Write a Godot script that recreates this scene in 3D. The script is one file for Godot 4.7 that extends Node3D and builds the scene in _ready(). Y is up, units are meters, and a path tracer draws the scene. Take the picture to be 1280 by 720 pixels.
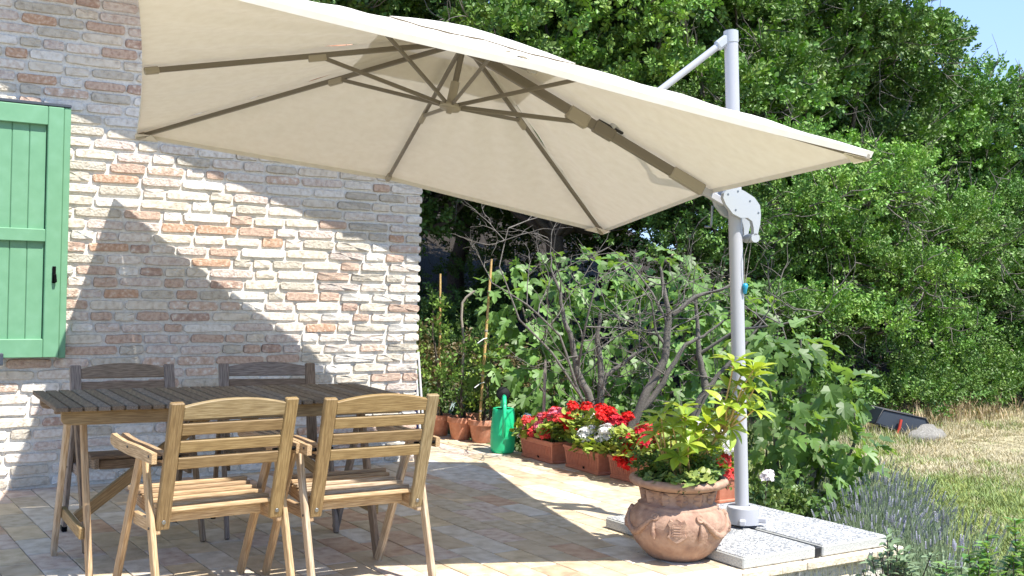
extends Node3D

# ---------------------------------------------------------------- mesh building
class MB:
	var v := PackedVector3Array()
	var n := PackedVector3Array()
	var c := PackedColorArray()
	var col := Color.WHITE

	func put(a: Vector3, b: Vector3, d: Vector3, na: Vector3, nb: Vector3, nd: Vector3) -> void:
		v.append(a); v.append(d); v.append(b)
		n.append(na); n.append(nd); n.append(nb)
		c.append(col); c.append(col); c.append(col)

	func tri(a: Vector3, b: Vector3, d: Vector3) -> void:
		var k := (b - a).cross(d - a)
		if k.length_squared() < 1e-18:
			return
		k = k.normalized()
		put(a, b, d, k, k, k)

	func quad(a: Vector3, b: Vector3, d: Vector3, e: Vector3) -> void:
		tri(a, b, d)
		tri(a, d, e)

	func quad_out(a: Vector3, b: Vector3, d: Vector3, e: Vector3, from: Vector3) -> void:
		var k := (b - a).cross(d - a)
		if k.dot((a + b + d + e) * 0.25 - from) < 0.0:
			quad(e, d, b, a)
		else:
			quad(a, b, d, e)

	func tri_out(a: Vector3, b: Vector3, d: Vector3, from: Vector3) -> void:
		if (b - a).cross(d - a).dot((a + b + d) / 3.0 - from) < 0.0:
			tri(a, d, b)
		else:
			tri(a, b, d)

	# a box with chamfered edges
	func box(x: Transform3D, s: Vector3, b: float) -> void:
		var h := s * 0.5
		var i := h - Vector3(b, b, b)
		var o := x.origin
		for ax in 3:
			var u := (ax + 1) % 3
			var w := (ax + 2) % 3
			for sg in [-1.0, 1.0]:
				var q: Array[Vector3] = []
				for k in [[-1.0, -1.0], [1.0, -1.0], [1.0, 1.0], [-1.0, 1.0]]:
					var p := Vector3()
					p[ax] = h[ax] * sg
					p[u] = i[u] * k[0]
					p[w] = i[w] * k[1]
					q.append(x * p)
				quad_out(q[0], q[1], q[2], q[3], o)
			if b > 0.0:
				for su in [-1.0, 1.0]:
					for sw in [-1.0, 1.0]:
						var q2: Array[Vector3] = []
						for e in [[0, -1.0], [0, 1.0], [1, 1.0], [1, -1.0]]:
							var p2 := Vector3()
							p2[ax] = i[ax] * e[1]
							p2[u] = (h[u] if e[0] == 0 else i[u]) * su
							p2[w] = (i[w] if e[0] == 0 else h[w]) * sw
							q2.append(x * p2)
						quad_out(q2[0], q2[1], q2[2], q2[3], o)
		if b > 0.0:
			for sx in [-1.0, 1.0]:
				for sy in [-1.0, 1.0]:
					for sz in [-1.0, 1.0]:
						tri_out(x * Vector3(h.x * sx, i.y * sy, i.z * sz), x * Vector3(i.x * sx, h.y * sy, i.z * sz), x * Vector3(i.x * sx, i.y * sy, h.z * sz), o)

	# a swept round tube through points; radii one per point
	func tube(pts: Array, radii: Array, sides: int, cap := true) -> void:
		var m := pts.size()
		var side := Vector3()
		var rings: Array = []
		var norms: Array = []
		for k in m:
			var p: Vector3 = pts[k]
			var t: Vector3 = (pts[mini(k + 1, m - 1)] as Vector3) - (pts[maxi(k - 1, 0)] as Vector3)
			t = t.normalized()
			if k == 0:
				side = t.cross(Vector3.UP if absf(t.y) < 0.9 else Vector3.RIGHT).normalized()
			else:
				side = (side - t * side.dot(t)).normalized()
			var up := side.cross(t)
			var r: float = radii[mini(k, radii.size() - 1)]
			var ring := PackedVector3Array()
			var nr := PackedVector3Array()
			for j in sides:
				var a := TAU * j / sides
				var d := side * cos(a) + up * sin(a)
				ring.append(p + d * r)
				nr.append(d)
			rings.append(ring)
			norms.append(nr)
		for k in m - 1:
			for j in sides:
				var j2 := (j + 1) % sides
				put(rings[k][j], rings[k + 1][j2], rings[k][j2], norms[k][j], norms[k + 1][j2], norms[k][j2])
				put(rings[k][j], rings[k + 1][j], rings[k + 1][j2], norms[k][j], norms[k + 1][j], norms[k + 1][j2])
		if cap:
			for e in [0, m - 1]:
				var mid: Vector3 = pts[e]
				var inside: Vector3 = pts[1] if e == 0 else pts[m - 2]
				for j in sides:
					tri_out(rings[e][j], rings[e][(j + 1) % sides], mid, inside)

	# a surface of revolution about y; profile of Vector2(radius, height), from bottom to top along the outside
	func lathe(x: Transform3D, prof: Array, sides: int, wob := 0.0) -> void:
		var m := prof.size()
		var nn: Array = []
		for k in m:
			var t: Vector2 = (prof[mini(k + 1, m - 1)] as Vector2) - (prof[maxi(k - 1, 0)] as Vector2)
			nn.append(Vector2(t.y, -t.x).normalized())
		for k in m - 1:
			for j in sides:
				var a := TAU * j / sides
				var b := TAU * (j + 1) / sides
				var p0: Vector2 = prof[k]
				var p1: Vector2 = prof[k + 1]
				var n0: Vector2 = nn[k]
				var n1: Vector2 = nn[k + 1]
				var ra := 1.0 + wob * sin(a * 2.0 + 0.7)
				var rb := 1.0 + wob * sin(b * 2.0 + 0.7)
				var A := x * Vector3(p0.x * ra * cos(a), p0.y, p0.x * ra * sin(a))
				var B := x * Vector3(p0.x * rb * cos(b), p0.y, p0.x * rb * sin(b))
				var C := x * Vector3(p1.x * rb * cos(b), p1.y, p1.x * rb * sin(b))
				var D := x * Vector3(p1.x * ra * cos(a), p1.y, p1.x * ra * sin(a))
				var nA := (x.basis * Vector3(n0.x * cos(a), n0.y, n0.x * sin(a))).normalized()
				var nB := (x.basis * Vector3(n0.x * cos(b), n0.y, n0.x * sin(b))).normalized()
				var nC := (x.basis * Vector3(n1.x * cos(b), n1.y, n1.x * sin(b))).normalized()
				var nD := (x.basis * Vector3(n1.x * cos(a), n1.y, n1.x * sin(a))).normalized()
				put(A, C, B, nA, nC, nB)
				put(A, D, C, nA, nD, nC)

	# a flat outline in the local xy plane, extruded along z by depth, edges chamfered by b
	func prism(x: Transform3D, poly: PackedVector2Array, depth: float, b := 0.0) -> void:
		var h := depth * 0.5
		var inner := poly
		if b > 0.0:
			var off := Geometry2D.offset_polygon(poly, -b)
			if off.size() == 1 and off[0].size() == poly.size():
				inner = off[0]
				# match the start
				var best := 0
				for k in inner.size():
					if inner[k].distance_squared_to(poly[0]) < inner[best].distance_squared_to(poly[0]):
						best = k
				var again := PackedVector2Array()
				for k in inner.size():
					again.append(inner[(k + best) % inner.size()])
				inner = again
		var mid := Vector3()
		for p in poly:
			mid += x * Vector3(p.x, p.y, 0) / poly.size()
		var ix := Geometry2D.triangulate_polygon(inner)
		var zaxis := x.basis.z.normalized()
		for sg in [-1.0, 1.0]:
			for k in range(0, ix.size(), 3):
				var a := x * Vector3(inner[ix[k]].x, inner[ix[k]].y, h * sg)
				var bb := x * Vector3(inner[ix[k + 1]].x, inner[ix[k + 1]].y, h * sg)
				var d := x * Vector3(inner[ix[k + 2]].x, inner[ix[k + 2]].y, h * sg)
				if (bb - a).cross(d - a).dot(zaxis * sg) < 0.0:
					tri(a, d, bb)
				else:
					tri(a, bb, d)
		var ccw := not Geometry2D.is_polygon_clockwise(poly)
		var hb := h - b
		for k in poly.size():
			var k2 := (k + 1) % poly.size()
			var p := poly[k]
			var q := poly[k2]
			var a2 := x * Vector3(p.x, p.y, -hb)
			var b2 := x * Vector3(q.x, q.y, -hb)
			var c2 := x * Vector3(q.x, q.y, hb)
			var d2 := x * Vector3(p.x, p.y, hb)
			if ccw:
				quad(a2, b2, c2, d2)
			else:
				quad(d2, c2, b2, a2)
			if b > 0.0:
				var pi := inner[k]
				var qi := inner[k2]
				var e2 := x * Vector3(pi.x, pi.y, h)
				var f2 := x * Vector3(qi.x, qi.y, h)
				var g2 := x * Vector3(pi.x, pi.y, -h)
				var i2 := x * Vector3(qi.x, qi.y, -h)
				if ccw:
					quad(d2, c2, f2, e2)
					quad(b2, a2, g2, i2)
				else:
					quad(e2, f2, c2, d2)
					quad(i2, g2, a2, b2)

	# a leaf: outline given as half widths along its length, folded along the midrib and drooping
	func leaf(x: Transform3D, length: float, half: Array, fold: float, droop: float) -> void:
		var m := half.size()
		var L: Array[Vector3] = []
		var R: Array[Vector3] = []
		var M: Array[Vector3] = []
		for k in m:
			var t := float(k) / (m - 1)
			var w: float = half[k] * length
			var y := -droop * t * t * length
			M.append(x * Vector3(0, y, t * length))
			L.append(x * Vector3(-w, y + w * fold, t * length))
			R.append(x * Vector3(w, y + w * fold, t * length))
		for k in m - 1:
			if half[k] > 0.0 and half[k + 1] > 0.0:
				quad(M[k], M[k + 1], R[k + 1], R[k])
				quad(L[k], L[k + 1], M[k + 1], M[k])
			elif half[k + 1] > 0.0:
				tri(M[k], M[k + 1], R[k + 1])
				tri(L[k + 1], M[k + 1], M[k])
			elif half[k] > 0.0:
				tri(M[k], M[k + 1], R[k])
				tri(L[k], M[k + 1], M[k])

	# a lobed leaf as a fan: outline of Vector2 (x across, y along) around its base point
	func lobed(x: Transform3D, outline: Array, size: float, cup: float) -> void:
		var m := outline.size()
		var base := x * Vector3(0, 0, 0.28 * size)
		for k in m:
			var p: Vector2 = outline[k]
			var q: Vector2 = outline[(k + 1) % m]
			var a := x * Vector3(p.x * size, (absf(p.x) * 0.5 - p.y * p.y * 0.35) * cup * size, p.y * size)
			var b := x * Vector3(q.x * size, (absf(q.x) * 0.5 - q.y * q.y * 0.35) * cup * size, q.y * size)
			tri(base, a, b)

	func mesh(m: Material = null) -> ArrayMesh:
		var am := ArrayMesh.new()
		add_to(am, m)
		return am

	func add_to(am: ArrayMesh, m: Material) -> void:
		if v.is_empty():
			return
		var a := []
		a.resize(Mesh.ARRAY_MAX)
		a[Mesh.ARRAY_VERTEX] = v
		a[Mesh.ARRAY_NORMAL] = n
		a[Mesh.ARRAY_COLOR] = c
		am.add_surface_from_arrays(Mesh.PRIMITIVE_TRIANGLES, a)
		if m:
			am.surface_set_material(am.get_surface_count() - 1, m)

# ---------------------------------------------------------------- scene tree helpers
var rng := RandomNumberGenerator.new()
var M := {}
var boxes := {}

func rr(a: float, b: float) -> float:
	return rng.randf_range(a, b)

func rdir() -> Vector3:
	var z := rr(-1, 1)
	var a := rr(0, TAU)
	var s := sqrt(1.0 - z * z)
	return Vector3(s * cos(a), z, s * sin(a))

func tag(o: Node3D, label: String, category: String, group := "", kind := "") -> void:
	if label: o.set_meta("label", label)
	if category: o.set_meta("category", category)
	if group: o.set_meta("group", group)
	if kind: o.set_meta("kind", kind)

func thing(called: String, label: String, category: String, at := Vector3.ZERO, yaw := 0.0, group := "") -> Node3D:
	var o := Node3D.new()
	o.name = called
	add_child(o, true)
	o.position = at
	o.rotation.y = yaw
	tag(o, label, category, group)
	return o

func part(p: Node3D, called: String, mesh: Mesh, mat: Material = null, x := Transform3D()) -> MeshInstance3D:
	var o := MeshInstance3D.new()
	o.name = called
	o.mesh = mesh
	if mat:
		o.material_override = mat
	o.transform = x
	p.add_child(o, true)
	return o

func box_mesh(s: Vector3, b := 0.003) -> ArrayMesh:
	var key := "%.4f %.4f %.4f %.4f" % [s.x, s.y, s.z, b]
	if not boxes.has(key):
		var mb := MB.new()
		mb.box(Transform3D(), s, b)
		boxes[key] = mb.mesh()
	return boxes[key]

# local x runs from p to q, local y as near to up as it can
func along(p: Vector3, q: Vector3, up := Vector3.UP) -> Transform3D:
	var x := (q - p).normalized()
	var y := (up - x * up.dot(x)).normalized()
	return Transform3D(Basis(x, y, x.cross(y)), (p + q) * 0.5)

func bar(p: Node3D, called: String, a: Vector3, b: Vector3, h: float, w: float, mat: Material, up := Vector3.UP, bevel := 0.003) -> MeshInstance3D:
	return part(p, called, box_mesh(Vector3(snappedf(a.distance_to(b), 0.0005), h, w), bevel), mat, along(a, b, up))

func tube_mesh(pts: Array, radii: Array, sides := 8) -> ArrayMesh:
	var mb := MB.new()
	mb.tube(pts, radii, sides)
	return mb.mesh()

func look(dir: Vector3, up := Vector3.UP, origin := Vector3.ZERO, s := 1.0) -> Transform3D:   # local z along dir
	var z := dir.normalized()
	var u := up if absf(z.dot(up)) < 0.98 else Vector3.RIGHT
	var x := u.cross(z).normalized()
	return Transform3D(Basis(x * s, z.cross(x) * s, z * s), origin)

func many(p: Node3D, called: String, mesh: Mesh, mat: Material, buf: PackedFloat32Array, kind := "") -> MultiMeshInstance3D:
	var mm := MultiMesh.new()
	mm.transform_format = MultiMesh.TRANSFORM_3D
	mm.use_colors = true
	mm.mesh = mesh
	mm.instance_count = buf.size() / 16
	mm.buffer = buf
	var o := MultiMeshInstance3D.new()
	o.name = called
	o.multimesh = mm
	o.material_override = mat
	p.add_child(o, true)
	if kind: o.set_meta("kind", kind)
	return o

func push(buf: PackedFloat32Array, x: Transform3D, c: Color) -> void:
	var b := x.basis
	var o := x.origin
	buf.append_array(PackedFloat32Array([b.x.x, b.y.x, b.z.x, o.x, b.x.y, b.y.y, b.z.y, o.y, b.x.z, b.y.z, b.z.z, o.z, c.r, c.g, c.b, 1.0]))

# ---------------------------------------------------------------- materials
func ntex(sd: int, freq: float, cols: Array, offs: Array, oct := 4, size := 512, kind := FastNoiseLite.TYPE_SIMPLEX_SMOOTH) -> NoiseTexture2D:
	var f := FastNoiseLite.new()
	f.seed = sd
	f.noise_type = kind
	f.frequency = freq
	f.fractal_octaves = oct
	if kind == FastNoiseLite.TYPE_CELLULAR:
		f.cellular_return_type = FastNoiseLite.RETURN_CELL_VALUE
		f.fractal_type = FastNoiseLite.FRACTAL_NONE
	var g := Gradient.new()
	g.offsets = PackedFloat32Array(offs)
	var cc := PackedColorArray()
	for k in cols:
		cc.append(k if k is Color else Color(k))
	g.colors = cc
	var t := NoiseTexture2D.new()
	t.width = size
	t.height = size
	t.seamless = true
	t.noise = f
	t.color_ramp = g
	return t

func nnormal(sd: int, freq: float, strength: float, oct := 4, size := 512) -> NoiseTexture2D:
	var f := FastNoiseLite.new()
	f.seed = sd
	f.frequency = freq
	f.fractal_octaves = oct
	var t := NoiseTexture2D.new()
	t.width = size
	t.height = size
	t.seamless = true
	t.as_normal_map = true
	t.bump_strength = strength
	t.noise = f
	return t

func mat(tex: Texture2D, scale: Vector3, rough := 0.85, world := true, normal: Texture2D = null, nscale := 1.0, tint := Color.WHITE) -> StandardMaterial3D:
	var m := StandardMaterial3D.new()
	m.albedo_color = tint
	m.albedo_texture = tex
	m.roughness = rough
	m.uv1_triplanar = true
	m.uv1_world_triplanar = world
	m.uv1_scale = scale
	if normal:
		m.normal_enabled = true
		m.normal_texture = normal
		m.normal_scale = nscale
	return m

func plain(col: Color, rough := 0.6, metal := 0.0) -> StandardMaterial3D:
	var m := StandardMaterial3D.new()
	m.albedo_color = col
	m.roughness = rough
	m.metallic = metal
	return m

func leafmat(rough := 0.5, back := Color(0.5, 0.62, 0.25)) -> StandardMaterial3D:
	var m := StandardMaterial3D.new()
	m.vertex_color_use_as_albedo = true
	m.roughness = rough
	m.metallic_specular = 0.45
	m.backlight_enabled = true
	m.backlight = back
	m.cull_mode = BaseMaterial3D.CULL_DISABLED
	return m

func materials() -> void:
	var v1 := Vector3(2.2, 2.2, 2.2)
	var bn := nnormal(5, 0.045, 6.0)
	M.bn = bn
	# bricks: washed whites, mauve-browns, worn oranges
	var w1 := ntex(11, 0.02, ["b0a89e", "d0cac0", "dcd8d0", "e6e3dd"], [0.0, 0.3, 0.58, 1.0])
	var w2 := ntex(12, 0.022, ["bba999", "cfc4b8", "d9d2c8", "e2ddd5"], [0.0, 0.36, 0.6, 1.0])
	var p1 := ntex(13, 0.02, ["a9948a", "c2b3a9", "d0c5bb", "dbd5cd"], [0.0, 0.33, 0.6, 1.0])
	var o1 := ntex(14, 0.018, ["b29884", "c5ad9b", "d0bdae", "dcd6cd"], [0.0, 0.4, 0.6, 0.78])
	var o2 := ntex(15, 0.02, ["9c8073", "b09687", "c2ac9d", "d8d1c7"], [0.0, 0.42, 0.62, 0.82])
	M.bricks = [mat(w1, v1, 0.9, true, bn, 0.5), mat(w2, v1 * 1.1, 0.9, true, bn, 0.5), mat(w1, v1 * 0.8, 0.9, true, bn, 0.5, Color("f6f1e8")), mat(w1, v1 * 0.9, 0.9, true, bn, 0.8, Color("e0dcd4")),
		mat(p1, v1, 0.9, true, bn, 0.9), mat(p1, v1 * 1.3, 0.9, true, bn, 0.9, Color("f2e2d6")), mat(o1, v1, 0.9, true, bn, 0.9), mat(o2, v1, 0.9, true, bn, 0.9), mat(o1, v1 * 1.4, 0.9, true, bn, 0.9, Color("f3e2d4"))]
	M.mortar = mat(ntex(21, 0.03, ["cbc8c0", "dcd9d2", "e6e4de"], [0.0, 0.5, 1.0]), Vector3(2.5, 2.5, 2.5), 0.95, true, nnormal(6, 0.08, 5.0), 0.7)
	# terrace tiles
	var tn := nnormal(7, 0.06, 3.0)
	var t1 := ntex(31, 0.012, ["aea190", "c2b7a6", "cdc3b4", "d7cec1"], [0.0, 0.35, 0.65, 1.0])
	var t2 := ntex(32, 0.014, ["a88e80", "bca797", "c9b8a8", "d2c5b6"], [0.0, 0.35, 0.65, 1.0])
	M.tiles = [mat(t1, Vector3(1.5, 1.5, 1.5), 0.75, true, tn, 0.5), mat(t1, Vector3(1.1, 1.1, 1.1), 0.75, true, tn, 0.5, Color("efe4d2")), mat(t2, Vector3(1.7, 1.7, 1.7), 0.75, true, tn, 0.5), mat(t1, Vector3(1.9, 1.9, 1.9), 0.75, true, tn, 0.5, Color("ece6da")), mat(t2, Vector3(1.2, 1.2, 1.2), 0.75, true, tn, 0.5, Color("f6e4d0")), mat(t1, Vector3(1.4, 1.4, 1.4), 0.75, true, tn, 0.5, Color("fff3dc"))]
	M.grout = mat(ntex(33, 0.05, ["6f675b", "8d8577"], [0.0, 1.0]), Vector3(3, 3, 3), 0.95)
	M.coping = mat(ntex(34, 0.02, ["bfae96", "d6c9b3", "e2d8c6"], [0.0, 0.5, 1.0]), Vector3(1.6, 1.6, 1.6), 0.85, true, bn, 0.5)
	M.plaster = mat(ntex(35, 0.03, ["8f8a80", "c9c5bb", "dcd9d1"], [0.0, 0.35, 1.0], 5), Vector3(1.4, 1.4, 1.4), 0.95, true, bn, 1.0)
	# woods: grain along the local x axis
	var gs := Vector3(0.9, 13.0, 13.0)
	var g1 := ntex(41, 0.02, ["705d42", "83704f", "92805f", "a2906f"], [0.0, 0.38, 0.62, 1.0], 5)
	var g2 := ntex(42, 0.02, ["86735a", "a38d72", "bba78d", "d0c0a8"], [0.0, 0.35, 0.65, 1.0], 5)
	var g3 := ntex(43, 0.024, ["584d44", "786b60", "8d8076", "a1968c"], [0.0, 0.38, 0.66, 1.0], 5)
	var g4 := ntex(44, 0.026, ["463e36", "695f55", "81776c", "b0a89e"], [0.0, 0.4, 0.72, 1.0], 6)
	var wn := nnormal(8, 0.03, 3.0)
	M.gold = []
	M.bleached = []
	M.grey = []
	M.table = []
	for k in 4:
		var tints := ["ffffff", "f3e6d2", "fff4de", "e6d9c8"]
		var a := mat(g1, gs, 0.6, false, wn, 0.5, Color(tints[k])); a.uv1_offset = Vector3(0.37 * k, 0.21 * k, 0.13 * k); M.gold.append(a)
		var b := mat(g2, gs, 0.7, false, wn, 0.6, Color(tints[k])); b.uv1_offset = Vector3(0.31 * k, 0.27 * k, 0.17 * k); M.bleached.append(b)
		var c := mat(g3, gs, 0.75, false, wn, 0.7, Color(tints[k])); c.uv1_offset = Vector3(0.23 * k, 0.11 * k, 0.41 * k); M.grey.append(c)
		var d := mat(g4, gs, 0.75, false, wn, 0.8, Color(tints[(k + 1) % 4])); d.uv1_offset = Vector3(0.19 * k, 0.29 * k, 0.07 * k); M.table.append(d)
	M.cane = mat(ntex(45, 0.03, ["a07c46", "c8a468", "dcc08a"], [0.0, 0.5, 1.0]), Vector3(4, 4, 4), 0.6)
	M.drift = mat(ntex(46, 0.04, ["6d6257", "9b9083", "b8afa3"], [0.0, 0.5, 1.0]), Vector3(6, 6, 6), 0.85)
	M.bark = mat(ntex(47, 0.03, ["2c2722", "5a5148", "857b70"], [0.0, 0.55, 1.0], 5), Vector3(6, 2.5, 6), 0.95, true, nnormal(9, 0.05, 8.0), 1.0)
	M.deadbark = mat(ntex(48, 0.04, ["403b36", "69645d", "98938c"], [0.0, 0.5, 1.0], 5), Vector3(7, 4, 7), 0.95, true, nnormal(9, 0.05, 8.0), 0.8)
	# parasol
	M.fabric = mat(ntex(51, 0.02, ["d5cfc3", "dbd6cb", "e0dcd3"], [0.0, 0.5, 1.0]), Vector3(1.3, 1.3, 1.3), 0.9, false, nnormal(10, 0.012, 2.0, 2), 0.25)
	M.fabric.backlight_enabled = true
	M.fabric.backlight = Color(0.54, 0.52, 0.49)
	M.taupe = plain(Color("746d62"), 0.42, 0.25)
	M.taupe_light = plain(Color("9b9384"), 0.5, 0.1)
	M.whitemetal = plain(Color("adaeb4"), 0.38, 0.05)
	M.whiteplastic = plain(Color("a9aeb4"), 0.45)
	M.steel = plain(Color("8d8f90"), 0.35, 0.9)
	M.darksteel = plain(Color("3a3a3c"), 0.5, 0.6)
	M.black = plain(Color("0c0c0e"), 0.5)
	M.black.metallic_specular = 0.2
	M.granules = mat(ntex(52, 0.14, ["6f737a", "9fa0a0", "bdbcb9", "d6d5d2"], [0.0, 0.3, 0.6, 1.0], 1, 512, FastNoiseLite.TYPE_CELLULAR), Vector3(1.6, 1.6, 1.6), 0.9, true, nnormal(16, 0.15, 8.0, 2), 1.0)
	M.concrete = mat(ntex(53, 0.05, ["9a9b97", "b4b4af", "c2c1bb"], [0.0, 0.5, 1.0]), Vector3(3, 3, 3), 0.9, true, bn, 0.4)
	# pots and plastics
	M.urn = mat(ntex(54, 0.013, ["84675a", "9b7b68", "a98a76", "b89b86"], [0.0, 0.33, 0.6, 1.0], 5), Vector3(2.4, 2.4, 2.4), 0.85, true, bn, 0.7)
	M.terracotta = mat(ntex(55, 0.014, ["a56a4e", "bd7f62", "c68d72", "d6ae9a"], [0.0, 0.4, 0.7, 1.0], 4), Vector3(2.4, 2.4, 2.4), 0.85, true, bn, 0.4)
	M.planter = mat(ntex(56, 0.02, ["a9674f", "b6735a", "bf7f67"], [0.0, 0.5, 1.0]), Vector3(2, 2, 2), 0.6)
	M.soil = mat(ntex(57, 0.06, ["1d150e", "3a2c20", "54432f"], [0.0, 0.5, 1.0]), Vector3(4, 4, 4), 1.0)
	M.green_plastic = plain(Color("26c486"), 0.35)
	M.green_plastic.backlight_enabled = true
	M.green_plastic.backlight = Color(0.3, 0.34, 0.3)
	M.shutter = mat(ntex(58, 0.01, ["659573", "6a9a78", "71a080"], [0.0, 0.5, 1.0]), Vector3(1.5, 1.5, 1.5), 0.55)
	M.blue = plain(Color("31479a"), 0.7)
	M.white = plain(Color("d8d8da"), 0.6)
	M.red = plain(Color("a8301c"), 0.6)
	M.slate = plain(Color("39414c"), 0.6)
	M.turquoise = plain(Color("1f8fb0"), 0.4)
	M.stone = mat(ntex(59, 0.03, ["55524c", "85817a", "a5a29a"], [0.0, 0.5, 1.0]), Vector3(2, 2, 2), 0.95, true, bn, 1.0)
	M.ground = mat(ntex(61, 0.02, ["84795a", "aaa07a", "bab08e", "8f9664"], [0.0, 0.4, 0.7, 1.0], 5), Vector3(0.35, 0.35, 0.35), 1.0, true, nnormal(17, 0.1, 8.0), 1.0)
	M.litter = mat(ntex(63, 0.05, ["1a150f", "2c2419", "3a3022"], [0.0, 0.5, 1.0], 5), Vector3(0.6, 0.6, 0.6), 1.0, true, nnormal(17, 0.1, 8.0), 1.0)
	M.roof = mat(ntex(62, 0.02, ["8a5a42", "a8755a", "bd9a80"], [0.0, 0.5, 1.0]), Vector3(1.5, 1.5, 1.5), 0.9)
	M.leaf = leafmat()
	M.petal = leafmat(0.6, Color(0.5, 0.5, 0.5))
	M.grass = leafmat(0.7, Color(0.5, 0.5, 0.3))

# ---------------------------------------------------------------- the scene
var cam_at := Vector3(0.0, 1.32, 7.2026)
var cam_basis := Basis()

func _ready() -> void:
	# camera
	var cam := Camera3D.new()
	cam.name = "camera"
	var right := Vector3(0.83392, 0.02715, 0.55122)
	var back := Vector3(-0.55131, 0.00667, 0.83427)
	cam_basis = Basis(right.normalized(), back.cross(right).normalized(), back.normalized()).orthonormalized()
	cam.transform = Transform3D(cam_basis, cam_at)
	cam.fov = 28.45
	cam.near = 0.1
	cam.far = 400.0
	cam.current = true
	add_child(cam)
	# sky, sun, exposure
	var env := Environment.new()
	env.background_mode = Environment.BG_SKY
	var sm := ProceduralSkyMaterial.new()
	sm.sky_top_color = Color(0.45, 0.59, 0.81)
	sm.sky_horizon_color = Color(0.67, 0.78, 0.905)
	sm.sky_curve = 0.16
	sm.ground_horizon_color = Color(0.62, 0.6, 0.5)
	sm.ground_bottom_color = Color(0.3, 0.27, 0.2)
	sm.sky_energy_multiplier = 1.05
	var sky := Sky.new()
	sky.sky_material = sm
	env.sky = sky
	env.tonemap_mode = Environment.TONE_MAPPER_LINEAR
	env.tonemap_exposure = 1.85
	env.sdfgi_enabled = true
	env.ssao_enabled = true
	env.ssil_enabled = true
	var we := WorldEnvironment.new()
	we.name = "world"
	we.environment = env
	add_child(we)
	var sun := DirectionalLight3D.new()
	sun.name = "sun"
	sun.light_energy = 1.6
	sun.light_color = Color(1.0, 0.98, 0.945)
	sun.light_angular_distance = 0.5
	sun.shadow_enabled = true
	sun.basis = Basis.looking_at(Vector3(-0.172, -1.0, -0.562))
	add_child(sun)
	rng.seed = 7
	materials()
	terrain()
	terrace()
	house()
	shutter()
	trees()
	figs()
	bare_trees()
	rng.seed = 31
	table()
	chair(Vector3(1.566, 0, 1.331), PI - 0.027, "grey weathered folding armchair at the wall side of the table, by the shutter", M.grey, M.grey, true)
	chair(Vector3(2.299, 0, 1.404), PI - 0.194, "grey weathered folding armchair at the wall side of the table, farther from the shutter", M.grey, M.grey, true)
	chair(Vector3(1.535, 0, 2.834), 0.062, "honey coloured folding armchair in front of the left half of the table", M.gold, M.bleached, false)
	chair(Vector3(2.15, 0, 2.885), 0.001, "honey coloured folding armchair in front of the right table half, nearer the parasol pole", M.gold, M.bleached, false)
	parasol()
	urn()
	pots()
	watering_can()
	deck_chair()
	flowers()
	urn_plant()
	shrubs()
	grass()
	meadow_things()

# ---------------------------------------------------------------- terrain, terrace, house
func ground_y(x: float, z: float) -> float:
	var y := -0.42 + 0.05 * sin(x * 0.7 + 1.0) * sin(z * 0.6)
	var back := maxf(0.0, -z - 4.5)
	y += minf(back * 0.27, 7.0) * smoothstep(24.0, 10.0, x + z * 0.3)
	y += minf(maxf(0.0, -z - 12.0) * 0.12, 4.0)
	return y

func terrain() -> void:
	var xs: Array[float] = []
	var zs: Array[float] = []
	var a := -60.0
	while a < 140.0:
		xs.append(a)
		a += 0.4 if a > 3.0 and a < 20.0 else (1.5 if a > -12.0 and a < 36.0 else 8.0)
	a = -120.0
	while a < 70.0:
		zs.append(a)
		a += 0.4 if a > -8.0 and a < 6.0 else (1.5 if a > -30.0 and a < 14.0 else 8.0)
	var open_ground := MB.new()
	var wood_floor := MB.new()
	for i in xs.size() - 1:
		for j in zs.size() - 1:
			var P: Array[Vector3] = []
			var N: Array[Vector3] = []
			for k in [[0, 0], [1, 0], [1, 1], [0, 1]]:
				var x: float = xs[i + k[0]]
				var z: float = zs[j + k[1]]
				P.append(Vector3(x, ground_y(x, z), z))
				N.append(Vector3(ground_y(x - 0.2, z) - ground_y(x + 0.2, z), 0.4, ground_y(x, z - 0.2) - ground_y(x, z + 0.2)).normalized())
			var cx := (xs[i] + xs[i + 1]) * 0.5
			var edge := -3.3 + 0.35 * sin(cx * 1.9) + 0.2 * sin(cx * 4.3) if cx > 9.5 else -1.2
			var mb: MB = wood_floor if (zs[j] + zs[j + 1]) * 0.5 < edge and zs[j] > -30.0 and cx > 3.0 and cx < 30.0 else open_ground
			mb.put(P[0], P[2], P[1], N[0], N[2], N[1])
			mb.put(P[0], P[3], P[2], N[0], N[3], N[2])
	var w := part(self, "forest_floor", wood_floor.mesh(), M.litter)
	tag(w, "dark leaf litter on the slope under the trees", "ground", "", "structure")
	var o := part(self, "meadow_ground", open_ground.mesh(), M.ground)
	tag(o, "dry straw coloured meadow ground running back under the trees", "ground", "", "structure")

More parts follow.
